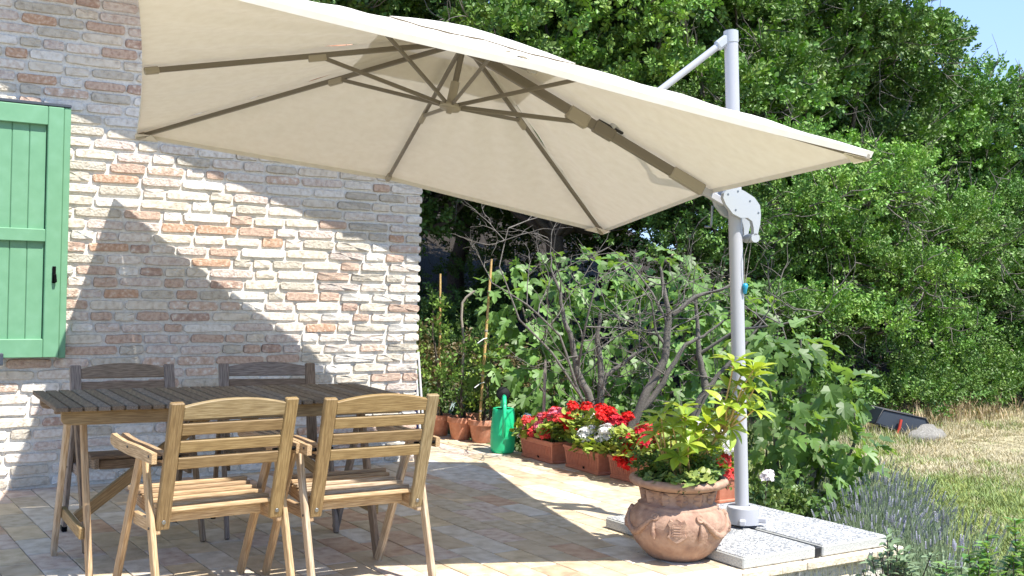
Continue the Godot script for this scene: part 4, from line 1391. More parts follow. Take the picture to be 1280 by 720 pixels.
# fig: lobed leaves big enough to be parts of their own
func fig(label: String, at: Vector3, lumps: Array, count: int, base: Color, keep: int, size := 1.0) -> void:
	var t := thing("fig_tree", label, "fig tree", at, 0.0, "fig trees beyond the planters")
	var meshes: Array = []
	for k in 4: meshes.append(fig_leaf(300 + k))
	var tones: Array = []
	for k in 5:
		var m := StandardMaterial3D.new()
		m.albedo_color = (base * [0.7, 0.9, 1.0, 1.2, 1.45][k]).linear_to_srgb()
		m.albedo_color.a = 1.0
		m.roughness = 0.5
		m.backlight_enabled = true
		m.backlight = Color(0.5, 0.62, 0.22)
		tones.append(m)
	var leaves: Array = []
	var total := 0.0
	for l in lumps: total += l[1].x * l[1].y
	for l in lumps:
		var c: Vector3 = l[0]
		var r: Vector3 = l[1]
		var n := int(count * r.x * r.y / total)
		for k in n:
			var d := rdir()
			if d.z + 0.3 - d.x * 0.3 < -0.2: d = -d
			var o := c + d * r * rr(0.55, 1.05)
			var dir := (d * 0.6 + Vector3(0, -0.45, 0) + rdir() * 0.55).normalized()
			var up := (d * 0.6 + Vector3(0, 0.9, 0.2) + rdir() * 0.35).normalized()
			leaves.append([shown(o + at), look(dir, up, o, rr(0.1, 0.18) * size), rng.randi() % 4, clampi(int(rr(0, 5)), 0, 4)])
	leaves.sort_custom(func(a, b): return a[0] > b[0])
	var rest: Array = [null, null, null, null, null]
	for k in leaves.size():
		var q = leaves[k]
		if k < keep:
			part(t, "leaf", meshes[q[2]], tones[q[3]], q[1])
		else:
			if rest[q[3]] == null: rest[q[3]] = SurfaceTool.new()
			rest[q[3]].append_from(meshes[q[2]], 0, q[1])
	var am: ArrayMesh = null
	for k in 5:
		if rest[k]:
			am = rest[k].commit(am)
			am.surface_set_material(am.get_surface_count() - 1, tones[k])
	if am:
		part(t, "foliage", am).set_meta("kind", "stuff")
	var limbs := MB.new()
	for l in lumps:
		for j in 3:
			var e: Vector3 = l[0] + rdir() * (l[1] as Vector3) * 0.7
			limbs.tube(bend(Vector3(rr(-0.2, 0.2), -0.1, rr(-0.2, 0.2)), e, 5, 0.06), taper(0.03, 0.006, 5), 6, false)
	part(t, "branches", limbs.mesh(), M.deadbark)

func figs() -> void:
	var g := Color(0.12, 0.22, 0.05)
	fig("fig tree with large lobed leaves behind the bare grey branches", Vector3(6.22, -0.42, -0.7), [[Vector3(-0.75, 1.5, -0.15), Vector3(0.55, 0.42, 0.5), 1.0], [Vector3(-0.2, 1.75, 0.0), Vector3(0.5, 0.3, 0.5), 1.0], [Vector3(0.35, 1.75, 0.35), Vector3(0.5, 0.35, 0.5), 1.0], [Vector3(-0.8, 0.9, 0.0), Vector3(0.5, 0.5, 0.5), 1.0], [Vector3(-0.1, 1.1, 0.1), Vector3(0.6, 0.6, 0.5), 1.0], [Vector3(0.5, 1.1, 0.4), Vector3(0.6, 0.6, 0.5), 1.0], [Vector3(-0.3, 0.5, 0.2), Vector3(0.7, 0.4, 0.4), 1.0], [Vector3(0.5, 0.5, 0.6), Vector3(0.5, 0.4, 0.4), 1.0], [Vector3(0.85, 1.45, 0.6), Vector3(0.4, 0.45, 0.4), 1.0]], 1350, g * 0.8, 300, 0.78)
	fig("fig shoots hanging low over the terrace edge, right of the parasol pole", Vector3(5.95, -0.42, 1.75), [[Vector3(-0.15, 1.3, 0.0), Vector3(0.34, 0.22, 0.3), 1.0], [Vector3(0.16, 1.02, 0.2), Vector3(0.26, 0.22, 0.3), 1.0], [Vector3(-0.2, 0.8, 0.1), Vector3(0.34, 0.3, 0.3), 1.0], [Vector3(0.2, 0.66, 0.25), Vector3(0.3, 0.2, 0.3), 1.0], [Vector3(-0.15, 0.48, 0.15), Vector3(0.38, 0.2, 0.35), 1.0], [Vector3(0.3, 0.42, 0.2), Vector3(0.2, 0.18, 0.2), 1.0]], 300, g * 0.62, 260, 0.8)

# a pruned, bare tree: trunks and limbs by hand, fine dead twigs grown from them
func bare_tree(label: String, at: Vector3, limbs: Array, twigs: int, sd: int) -> void:
	var t := thing("bare_tree", label, "bare tree", at, 0.0, "bare grey trees behind the planters")
	var tw := MB.new()
	rng.seed = sd
	for l in limbs:
		var pts: Array = []
		for p in l[0]: pts.append(Vector3(p[0], p[1], p[2]) - at)
		var smooth: Array = []
		for k in pts.size() - 1:
			for j in 3:
				smooth.append((pts[k] as Vector3).lerp(pts[k + 1], j / 3.0) + (rdir() * l[1] * 0.18 if k + j > 0 else Vector3()))
		smooth.append(pts[-1])
		part(t, "trunk" if l[1] > 0.035 else "limb", tube_mesh(smooth, taper(l[1], l[2], smooth.size() - 1), 10), M.deadbark)
		for k in int(twigs * (1.5 if l[1] < 0.03 else 1.0)):
			var i := rng.randi_range(1, smooth.size() - 1)
			var o: Vector3 = smooth[i]
			var d := (rdir() + Vector3(0, 0.55, 0)).normalized()
			twig(tw, o, d, rr(0.2, 0.5), 0.006, 2)
	part(t, "twigs", tw.mesh(), M.deadbark)

func twig(mb: MB, o: Vector3, d: Vector3, l: float, r: float, depth: int) -> void:
	var pts: Array = [o]
	var p := o
	var dir := d
	for k in 4:
		dir = (dir + rdir() * 0.28 + Vector3(0, 0.05, 0)).normalized()
		p += dir * l / 4.0
		pts.append(p)
		if depth > 0 and k > 0:
			twig(mb, p, (dir + rdir() * 0.9).normalized(), l * rr(0.4, 0.7), r * 0.6, depth - 1)
	mb.tube(pts, taper(r, r * 0.4, 4), 4, false)

func bare_trees() -> void:
	bare_tree("pruned bare tree with three thin grey stems, behind the pink and red geraniums", Vector3(5.18, -0.4, 0.56), [
		[[[5.18, -0.4, 0.56], [5.17, 0.31, 0.56], [5.11, 0.51, 0.52], [5.05, 0.67, 0.47], [5.01, 0.89, 0.45], [4.96, 1.04, 0.41], [4.93, 1.24, 0.39], [4.87, 1.42, 0.35]], 0.04, 0.007],
		[[[5.19, -0.4, 0.58], [5.2, 0.37, 0.58], [5.19, 0.68, 0.57], [5.17, 0.9, 0.55], [5.18, 1.1, 0.56]], 0.036, 0.012],
		[[[5.2, 0.5, 0.58], [5.23, 0.63, 0.59], [5.36, 0.76, 0.68], [5.47, 0.85, 0.75]], 0.02, 0.012],
		[[[5.1, 0.3, 0.6], [4.92, 0.59, 0.63], [4.82, 0.93, 0.56], [4.62, 1.15, 0.42], [4.4, 1.3, 0.28]], 0.013, 0.004],
		[[[5.1, 0.3, 0.6], [4.97, 0.47, 0.66], [4.77, 0.81, 0.53], [4.57, 1.04, 0.4], [4.45, 1.42, 0.3], [4.55, 1.7, 0.25]], 0.012, 0.003],
		[[[5.05, 0.67, 0.47], [5.0, 1.0, 0.62], [5.05, 1.4, 0.7]], 0.012, 0.004]], 4, 71)
	bare_tree("thick dark forked bare tree between the red geraniums and the urn", Vector3(5.3, -0.4, 0.76), [
		[[[5.3, -0.4, 0.76], [5.3, 0.2, 0.76], [5.4, 0.5, 0.83], [5.47, 0.64, 0.87], [5.53, 0.8, 0.91], [5.54, 1.06, 0.91], [5.54, 1.12, 0.92]], 0.038, 0.024],
		[[[5.33, 0.2, 0.78], [5.37, 0.38, 0.81], [5.49, 0.56, 0.89], [5.55, 0.71, 0.93], [5.65, 0.89, 0.99], [5.75, 0.95, 1.06], [5.87, 1.07, 1.14]], 0.03, 0.007],
		[[[5.54, 1.08, 0.92], [5.5, 1.32, 0.89], [5.48, 1.45, 0.87]], 0.02, 0.008],
		[[[5.54, 1.02, 0.92], [5.43, 1.26, 0.84], [5.3, 1.46, 0.76]], 0.013, 0.005],
		[[[5.56, 1.1, 0.93], [5.7, 1.24, 1.02], [5.84, 1.29, 1.12], [5.92, 1.34, 1.16]], 0.02, 0.006],
		[[[5.53, 0.86, 0.91], [5.46, 0.98, 0.86], [5.38, 1.2, 0.9]], 0.014, 0.005]], 3, 72)
	bare_tree("lichen grey bare trunk just left of the parasol pole", Vector3(5.9, -0.4, 0.8), [
		[[[5.9, -0.4, 0.8], [5.91, 0.34, 0.81], [5.98, 0.52, 0.85], [5.97, 0.64, 0.84], [5.93, 0.79, 0.82], [5.92, 0.97, 0.81], [5.9, 1.25, 0.8]], 0.042, 0.012],
		[[[5.97, 0.52, 0.85], [6.02, 0.58, 0.88], [6.07, 0.66, 0.91], [6.2, 0.85, 1.0], [6.35, 1.1, 1.1]], 0.026, 0.006],
		[[[5.93, 0.8, 0.82], [6.1, 1.0, 1.05], [6.25, 1.05, 1.35], [6.4, 1.15, 1.6]], 0.014, 0.005]], 5, 73)

# ---- geraniums
func floret_ball(sd: int, loose: float) -> ArrayMesh:
	var r := RandomNumberGenerator.new()
	r.seed = sd
	var mb := MB.new()
	var core: Array = []
	for k in 7: core.append(Vector2(0.66 * cos(-0.6 + 2.17 * k / 6.0), 0.66 * sin(-0.6 + 2.17 * k / 6.0)))
	mb.col = Color(1.0, 1.0, 1.0)
	if loose < 0.25: mb.lathe(Transform3D(), core, 9)
	for k in 34:
		var z := r.randf_range(-0.3, 1.0)
		var a := k * 2.399
		var s := sqrt(1.0 - z * z)
		var d := Vector3(s * cos(a), z, s * sin(a))
		var o := d * r.randf_range(0.72 - loose, 1.0)
		var xf := look_y((d + Vector3(r.randf_range(-0.3, 0.3), 0.45, r.randf_range(-0.1, 0.5))).normalized(), o)
		var kk := r.randf_range(0.88, 1.15)
		mb.col = Color(kk, kk, kk)
		var tw := r.randf() * TAU
		for j in 5:
			var b := tw + TAU * j / 5
			var p := Vector3(cos(b), 0.25, sin(b)) * 0.36
			var q := Vector3(cos(b + 0.55), 0.32, sin(b + 0.55)) * 0.24
			var w := Vector3(cos(b - 0.55), 0.32, sin(b - 0.55)) * 0.24
			mb.tri(xf * Vector3(), xf * p, xf * q)
			mb.tri(xf * Vector3(), xf * w, xf * p)
	return mb.mesh()

var petals := {}
func petal_mat(c: Color) -> StandardMaterial3D:
	if not petals.has(c):
		var m := leafmat(0.6, Color(0.55, 0.55, 0.55))
		m.albedo_color = c
		petals[c] = m
	return petals[c]

func geranium_leaf_cluster(sd: int) -> ArrayMesh:
	var r := RandomNumberGenerator.new()
	r.seed = sd
	var mb := MB.new()
	for k in 9:
		var a := k * 2.4
		var d := Vector3(cos(a) * 0.6, r.randf_range(0.1, 0.9), sin(a) * 0.6)
		var kk := r.randf_range(0.75, 1.25)
		mb.col = Color(kk * 1.05, kk, kk * 0.9)
		var out: Array = []
		for j in 13:
			var b := -2.75 + 5.5 * j / 12.0
			var rad := 0.5 * (1.0 + 0.12 * (j % 2))
			out.append(Vector2(sin(b) * rad, 0.45 + cos(b) * rad))
		out.append(Vector2(0, 0.25))
		mb.lobed(look((Vector3(cos(a), r.randf_range(-0.3, 0.3), sin(a))).normalized(), (d + Vector3(0, 0.6, 0)).normalized(), d * 0.055), out, r.randf_range(0.035, 0.058), -0.8)
	return mb.mesh()

func geranium(label: String, at: Vector3, size: Vector3, heads: Array, n: int, base: Color, sd: int, group: String) -> void:
	rng.seed = sd
	var t := thing("geranium", label, "geranium", at, 0.0, group)
	var buf := PackedFloat32Array()
	var stems := MB.new()
	stems.col = Color(0.16, 0.2, 0.06)
	for k in n:
		var o := Vector3(rr(-0.5, 0.5) * size.x, 0.0, rr(-0.5, 0.5) * size.z)
		var h := size.y * rr(0.25, 1.0)
		var q := o * 1.15 + Vector3(0, h, 0)
		push(buf, look(rdir() + Vector3(0, 0.2, 1), Vector3.UP, q, rr(0.8, 1.2)), green(base, 0.25, 0.5))
		stems.tube(bend(o * 0.6 + Vector3(0, -0.04, 0), q, 2, 0.01), taper(0.004, 0.003, 2), 4, false)
	many(t, "foliage", geranium_leaf_cluster(sd), M.leaf, buf, "stuff")
	var balls := [floret_ball(401, 0.0), floret_ball(402, 0.1), floret_ball(403, 0.3)]
	for h in heads:
		var p := Vector3(h[0], h[1], h[2]) - at
		var loose: int = 2 if h.size() > 4 and h[4] else rng.randi() % 2
		part(t, "flower_head", balls[loose], petal_mat(h[3]), Transform3D(Basis.from_euler(Vector3(rr(-0.4, 0.4), rr(0, 6), rr(-0.4, 0.4))).scaled(Vector3.ONE * rr(0.042, 0.056)), p))
		stems.tube(bend(Vector3(p.x * 0.5, 0.0, p.z * 0.7), p - Vector3(0, 0.02, 0), 3, 0.012), taper(0.004, 0.0025, 3), 4, false)
	part(t, "stems", stems.mesh(), M.leaf)

func flowers() -> void:
	var pink := Color("e0433f")
	var hot := Color("ec7c90")
	var red := Color("d8140c")
	var crimson := Color("c3122a")
	var white := Color("f6f4f2")
	var lg := Color(0.24, 0.34, 0.07)
	var yard := "geraniums in the terrace planters"
	planter("ribbed terracotta coloured planter of pink geraniums beside the watering can", Vector3(4.875, 0, 0.335), 0.45, -PI / 2 - 0.05)
	planter("plain faced terracotta coloured planter of red and white geraniums, in the middle", Vector3(4.885, 0, 0.875), 0.43, -PI / 2 - 0.05)
	planter("terracotta coloured planter half hidden by the urn and red flowers", Vector3(4.91, 0, 1.37), 0.44, -PI / 2 + 0.02)
	planter("terracotta coloured planter between the urn and the parasol pole", Vector3(4.945, 0, 1.98), 0.42, -PI / 2)
	geranium("bushy geranium with pink and magenta heads in the first planter", Vector3(4.88, 0.14, 0.36), Vector3(0.2, 0.13, 0.4), [[4.8, 0.27, 0.2, pink], [4.81, 0.24, 0.34, hot], [4.8, 0.21, 0.44, pink], [4.84, 0.33, 0.55, pink], [4.84, 0.2, 0.1, hot], [4.89, 0.25, 0.16, pink], [4.86, 0.22, 0.28, hot], [4.90, 0.31, 0.31, pink], [4.91, 0.34, 0.39, hot], [4.9, 0.36, 0.5, hot], [4.82, 0.18, 0.24, pink], [4.94, 0.25, 0.29, hot], [4.88, 0.3, 0.44, pink], [4.92, 0.29, 0.22, hot], [4.95, 0.35, 0.34, pink]], 42, lg, 81, yard)
	geranium("small pale white geranium at the end of the first planter, by the can", Vector3(4.88, 0.14, 0.1), Vector3(0.12, 0.08, 0.1), [[4.88, 0.26, 0.08, white], [4.82, 0.16, 0.06, white], [4.9, 0.22, 0.13, white]], 5, lg, 82, yard)
	geranium("tall geranium with bright red heads in the middle planter", Vector3(4.9, 0.14, 0.82), Vector3(0.18, 0.22, 0.34), [[4.84, 0.43, 0.71, red], [4.84, 0.44, 0.88, red], [4.97, 0.42, 0.87, red], [4.88, 0.43, 1.08, red], [4.94, 0.35, 0.57, red], [4.88, 0.28, 0.6, red], [4.91, 0.27, 0.71, red], [4.83, 0.40, 1.06, red], [4.91, 0.38, 1.1, crimson], [4.95, 0.41, 1.0, crimson], [4.89, 0.33, 0.61, red], [4.93, 0.41, 0.96, red], [4.94, 0.36, 1.14, crimson], [4.97, 0.4, 1.16, red], [4.9, 0.36, 1.02, crimson]], 34, lg, 83, yard)
	geranium("geranium with white heads and light green leaves, front of the middle planter", Vector3(4.84, 0.14, 0.98), Vector3(0.14, 0.09, 0.26), [[4.88, 0.38, 0.86, white], [4.81, 0.29, 0.98, white], [4.84, 0.25, 0.91, white], [4.80, 0.24, 0.97, white], [4.83, 0.26, 1.1, white], [4.81, 0.31, 1.14, white], [4.82, 0.23, 1.04, white], [4.79, 0.27, 0.93, white]], 26, lg * 1.15, 84, yard)
	geranium("loose geranium with scarlet heads trailing over the planter beside the urn", Vector3(4.9, 0.13, 1.38), Vector3(0.22, 0.2, 0.36), [[4.9, 0.28, 1.24, crimson, true], [4.85, 0.22, 1.32, red, true], [4.82, 0.14, 1.28, red, true], [4.8, 0.11, 1.36, red, true], [4.9, 0.24, 1.46, crimson, true], [4.88, 0.34, 1.42, crimson, true], [4.92, 0.35, 1.5, pink, true], [4.95, 0.30, 1.44, crimson, true], [4.82, 0.20, 1.37, red, true], [4.82, 0.29, 1.52, crimson, true], [4.86, 0.26, 1.38, red, true], [4.84, 0.17, 1.42, red, true], [4.96, 0.36, 1.4, pink, true]], 26, lg * 0.8, 85, yard)
	geranium("geranium with a few pink and white heads between the urn and the pole", Vector3(4.94, 0.13, 2.0), Vector3(0.2, 0.2, 0.34), [[4.9, 0.22, 2.13, pink, true], [4.92, 0.26, 2.16, pink, true], [4.93, 0.18, 2.18, pink], [4.93, 0.27, 2.07, white], [4.93, 0.40, 2.10, white], [4.93, 0.34, 2.2, white], [4.9, 0.43, 1.95, white], [4.92, 0.38, 1.9, pink]], 26, lg * 0.9, 86, yard)
	# white rose beyond the pole
	rng.seed = 87
	var ro := thing("rose_bush", "low rose bush with one pale white bloom, beyond the parasol pole", "rose bush", Vector3(5.2, -0.4, 2.25))
	var rbuf := PackedFloat32Array()
	for k in 150:
		var p := Vector3(rr(-0.3, 0.35), rr(0.02, 0.5), rr(-0.35, 0.25))
		push(rbuf, look(rdir() + Vector3(0, 0.5, 0), Vector3.UP, p, rr(0.7, 1.1)), green(Color(0.09, 0.17, 0.05), 0.3, 0.6))
	many(ro, "foliage", fine[0], M.leaf, rbuf, "stuff")
	part(ro, "bloom", floret_ball(404, 0.2), petal_mat(Color("e8dfe0")), Transform3D(Basis().scaled(Vector3.ONE * 0.05), Vector3(-0.08, 0.57, 0.08)))
	part(ro, "stem", tube_mesh(bend(Vector3(0, 0, 0), Vector3(-0.08, 0.55, 0.08), 4, 0.02), [0.006], 5), M.bark)

func urn_plant() -> void:
	rng.seed = 91
	var at := Vector3(3.745, 0.35, 3.055)
	var t := thing("shrub", "young shrub with whorls of glossy yellow green leaves growing in the urn", "shrub", at)
	var tones: Array = []
	for c in [Color(0.2, 0.3, 0.03), Color(0.26, 0.36, 0.04), Color(0.15, 0.25, 0.03), Color(0.33, 0.4, 0.05)]:
		var m := StandardMaterial3D.new()
		m.albedo_color = c.linear_to_srgb()
		m.roughness = 0.38
		m.backlight_enabled = true
		m.backlight = Color(0.6, 0.66, 0.15)
		tones.append(m)
	var meshes: Array = []
	for k in 4:
		var mb := MB.new()
		mb.leaf(Transform3D(), 1.0, [0.025, 0.07, 0.15, 0.2, 0.2, 0.13, 0.0], 0.35, 0.12 + 0.16 * k)
		meshes.append(mb.mesh())
	var low := [[3.58, 0.70, 3.10], [3.83, 0.70, 2.98], [3.76, 0.62, 3.15], [3.70, 0.59, 3.04], [3.66, 0.50, 3.15], [3.81, 0.53, 3.16], [3.79, 0.66, 3.20], [3.58, 0.60, 3.06], [3.88, 0.58, 3.17], [3.74, 0.68, 3.10], [3.70, 0.51, 2.96], [3.81, 0.45, 3.09], [3.69, 0.63, 2.97], [3.92, 0.48, 3.10], [3.92, 0.56, 3.03], [3.64, 0.64, 3.12], [3.67, 0.57, 3.2]]
	var high := [[3.96, 0.95, 3.19], [3.98, 0.92, 3.3], [3.99, 0.81, 3.13], [4.06, 0.79, 3.18], [4.08, 0.88, 3.21], [3.98, 0.74, 3.23], [3.92, 0.68, 3.16], [3.97, 0.73, 3.32], [4.02, 0.88, 3.18], [3.93, 0.63, 3.21], [3.99, 0.83, 3.3], [3.86, 0.75, 3.24]]
	var fork := Vector3(3.9, 0.6, 3.16) - at
	for e in [[low, 8], [high, 8]]:
		for w in e[0]:
			var p := Vector3(w[0], w[1], w[2]) - at
			var root := Vector3(rr(-0.05, 0.05), -0.02, rr(-0.05, 0.05)) if e[0] == low else fork + rdir() * 0.03
			part(t, "stem", tube_mesh(bend(root, p, 3, 0.012), taper(0.006, 0.0035, 3), 6), M.cane)
			var axis := ((p - root).normalized() + Vector3(0, 0.8, 0)).normalized()
			var fr := look_y(axis, p)
			for k in e[1]:
				var a: float = TAU * k / e[1] + rr(-0.25, 0.25)
				var d: Vector3 = (fr.basis.x * cos(a) + fr.basis.z * sin(a) + axis * rr(0.1, 0.9)).normalized()
				part(t, "leaf", meshes[rng.randi() % 4], tones[rng.randi() % 4], look(d, axis, p, rr(0.08, 0.13)))
	part(t, "stem", tube_mesh([Vector3(0.04, -0.02, 0.02), Vector3(0.1, 0.12, 0.06), fork], [0.009, 0.008, 0.007], 7), M.cane)
	# pale trailing leaves and dark undergrowth at the rim
	var v := thing("trailing_ivy", "pale green ivy leaves trailing over the rim of the urn", "ivy", at)
	var buf := PackedFloat32Array()
	for k in 30:
		var a := rr(0, TAU)
		push(buf, look(Vector3(cos(a), -0.2, sin(a)), Vector3.UP, Vector3(cos(a) * rr(0.1, 0.22), rr(0.02, 0.07), sin(a) * rr(0.1, 0.22)), rr(0.7, 1.0)), green(Color(0.2, 0.3, 0.1), 0.3, 0.4))
	many(v, "foliage", geranium_leaf_cluster(92), M.leaf, buf, "stuff")
	var u := thing("undergrowth_plant", "dark small leaved plant filling the urn below the shrub", "plant", at)
	var ub := PackedFloat32Array()
	for k in 110:
		var a := rr(0, TAU)
		var r := sqrt(rng.randf()) * 0.19
		push(ub, look(rdir() + Vector3(0, 0.6, 0), Vector3.UP, Vector3(cos(a) * r, rr(0.0, 0.1), sin(a) * r), rr(0.35, 0.6)), green(Color(0.07, 0.14, 0.03), 0.3, 0.4))
	many(u, "foliage", fine[1], M.leaf, ub, "stuff")

func shrub(label: String, at: Vector3, lumps: Array, density: float, base: Color, yellow: float, meshes: Array, s_lo := 0.6, s_hi := 0.95) -> void:
	var t := thing("shrub", label, "shrub", at)
	var st := MB.new()
	for l in lumps:
		st.tube(bend(Vector3(rr(-0.05, 0.05), -0.05, rr(-0.05, 0.05)), l[0], 4, 0.03), taper(0.012, 0.004, 4), 5, false)
	part(t, "stems", st.mesh(), M.bark)
	crown_of(t, "foliage", meshes, lumps, density, base, yellow, s_lo, s_hi, 0.2)

func lump(x: float, y: float, z: float, rx: float, ry: float, rz: float) -> Array:
	return [Vector3(x, y, z), Vector3(rx, ry, rz), rr(0.85, 1.15)]

func shrubs() -> void:
	rng.seed = 95
	for k in 2: shrub_twigs.append(sprig(240 + k, 10, 0.16, 0.05, OVATE))
	var g := Color(0.1, 0.19, 0.04)
	g = g * 1.35
	shrub("slender climbing shrub growing round the bamboo cane nearest the house", Vector3(4.78, 0.15, -1.1), [lump(0.0, 0.3, 0, 0.1, 0.22, 0.1), lump(-0.05, 0.65, 0, 0.08, 0.18, 0.08), lump(-0.09, 0.9, 0.02, 0.07, 0.1, 0.07)], 95.0, g, 0.5, shrub_twigs)
	shrub("bushy green plant in the middle pot round the driftwood stick", Vector3(4.86, 0.16, -0.86), [lump(0.0, 0.12, 0, 0.14, 0.1, 0.14), lump(-0.08, 0.3, 0, 0.14, 0.16, 0.12), lump(-0.02, 0.5, 0.0, 0.08, 0.1, 0.08)], 100.0, g * 0.9, 0.3, shrub_twigs)
	shrub("thin climbing plant on the tallest bamboo cane", Vector3(4.93, 0.16, -0.63), [lump(0.04, 0.1, 0, 0.1, 0.14, 0.1), lump(0.03, 0.38, 0, 0.08, 0.2, 0.08), lump(0.02, 0.66, 0.0, 0.07, 0.1, 0.07)], 100.0, g * 1.1, 0.7, shrub_twigs)
	g = g / 1.35
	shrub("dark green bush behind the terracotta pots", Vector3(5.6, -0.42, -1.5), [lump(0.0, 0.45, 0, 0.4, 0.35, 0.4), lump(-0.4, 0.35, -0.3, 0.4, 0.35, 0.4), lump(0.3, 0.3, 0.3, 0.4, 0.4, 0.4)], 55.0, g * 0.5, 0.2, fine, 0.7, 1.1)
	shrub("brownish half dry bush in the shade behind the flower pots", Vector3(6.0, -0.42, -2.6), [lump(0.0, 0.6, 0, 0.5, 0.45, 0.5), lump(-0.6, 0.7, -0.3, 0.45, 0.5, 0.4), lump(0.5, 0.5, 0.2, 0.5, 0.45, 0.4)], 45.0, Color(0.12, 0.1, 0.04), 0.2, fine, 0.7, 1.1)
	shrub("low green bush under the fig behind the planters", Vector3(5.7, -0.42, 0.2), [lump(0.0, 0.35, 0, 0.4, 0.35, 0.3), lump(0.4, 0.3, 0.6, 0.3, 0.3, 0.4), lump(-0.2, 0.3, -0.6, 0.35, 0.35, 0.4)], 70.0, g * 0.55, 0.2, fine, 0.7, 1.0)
	# blue-green strap leaves of an agave
	var ag := thing("agave", "blue grey agave with stiff leaves behind the bamboo cane", "agave", Vector3(5.05, -0.4, -1.5))
	for k in 11:
		var a := TAU * k / 11 + rr(-0.2, 0.2)
		var mb := MB.new()
		mb.col = Color(0.13, 0.2, 0.2)
		mb.leaf(look(Vector3(cos(a) * rr(0.3, 0.8), 1.0, sin(a) * rr(0.3, 0.8))), rr(0.75, 1.0), [0.045, 0.055, 0.06, 0.05, 0.03, 0.0], 0.5, 0.12)
		part(ag, "leaf", mb.mesh(), M.leaf)
	# sage on the low ground in front of the terrace wall
	sage("grey green sage plant in front of the slab corner", Vector3(4.63, -0.4, 3.66), 26, 0.46)
	sage("lower grey green sage plant at the bottom edge, between terrace and lavender", Vector3(4.93, -0.4, 3.74), 14, 0.32)
	quince()
	lavenders()

func sage(label: String, at: Vector3, n: int, h: float) -> void:
	var t := thing("sage_plant", label, "sage plant", at, 0.0, "sage plants at the foot of the terrace")
	var m := leafmat(0.75, Color(0.35, 0.4, 0.3))
	m.vertex_color_use_as_albedo = false
	m.albedo_color = Color(0.17, 0.235, 0.13).linear_to_srgb()
	var m2: StandardMaterial3D = m.duplicate()
	m2.albedo_color = Color(0.11, 0.17, 0.08).linear_to_srgb()
	var lm: Array = []
	for k in 3:
		var mb := MB.new()
		mb.leaf(Transform3D(), 1.0, [0.04, 0.15, 0.21, 0.2, 0.12, 0.0], 0.3, 0.1 + 0.15 * k)
		lm.append(mb.mesh())
	for k in n:
		var tip := Vector3(rr(-0.14, 0.14), h * rr(0.75, 1.15), rr(-0.12, 0.12))
		part(t, "stem", tube_mesh(bend(Vector3(tip.x * 0.3, 0, tip.z * 0.3), tip, 3, 0.012), taper(0.005, 0.003, 3), 5), M.bark)
		for j in 7:
			var a := j * 2.4 + rr(-0.3, 0.3)
			var d := Vector3(cos(a), rr(0.1, 1.0), sin(a)).normalized()
			part(t, "leaf", lm[rng.randi() % 3], m if rng.randf() < 0.65 else m2, look(d, Vector3.UP, tip - Vector3(0, 0.018 * (6 - j) * 0.5, 0), rr(0.045, 0.075)))

func quince() -> void:
	var t := thing("quince_shrub", "glossy dark leaved shrub with arching shoots in the bottom right corner", "shrub", Vector3(4.75, -0.42, 4.1))
	var m := leafmat(0.35, Color(0.45, 0.55, 0.2))
	m.vertex_color_use_as_albedo = false
	m.albedo_color = Color(0.07, 0.17, 0.035).linear_to_srgb()
	var m2: StandardMaterial3D = m.duplicate()
	m2.albedo_color = Color(0.15, 0.27, 0.06).linear_to_srgb()
	var lm: Array = []
	for k in 3:
		var mb := MB.new()
		mb.leaf(Transform3D(), 1.0, [0.05, 0.2, 0.29, 0.28, 0.16, 0.0], 0.35, 0.05 + 0.15 * k)
		lm.append(mb.mesh())
	for e in [[0.05, 0.66, 0.06, 26], [0.0, 0.58, -0.04, 20], [-0.12, 0.52, -0.06, 20], [-0.22, 0.46, -0.1, 18], [0.16, 0.56, 0.1, 20], [0.24, 0.46, 0.1, 16], [-0.05, 0.42, 0.05, 14], [0.12, 0.36, 0.0, 14], [0.3, 0.6, 0.16, 18], [0.1, 0.6, 0.12, 22], [0.2, 0.55, 0.05, 22], [-0.08, 0.56, 0.0, 20], [-0.16, 0.5, 0.02, 18], [0.02, 0.5, 0.08, 20]]:
		var tip := Vector3(e[0], e[1] + 0.05, e[2])
		var pts := bend(Vector3(e[0] * 0.5, 0, e[2] * 0.2), tip, 5, 0.02)
		part(t, "shoot", tube_mesh(pts, taper(0.006, 0.0025, 5), 5), M.bark)
		for j in int(e[3] * 1.8):
			var f := rr(0.5, 1.0) * 4.99
			var o: Vector3 = (pts[int(f)] as Vector3).lerp(pts[int(f) + 1], f - int(f))
			var a := j * 2.4
			part(t, "leaf", lm[rng.randi() % 3], m if rng.randf() < 0.55 else m2, look(Vector3(cos(a), rr(0.0, 0.8), sin(a)).normalized(), Vector3.UP, o, rr(0.04, 0.065)))

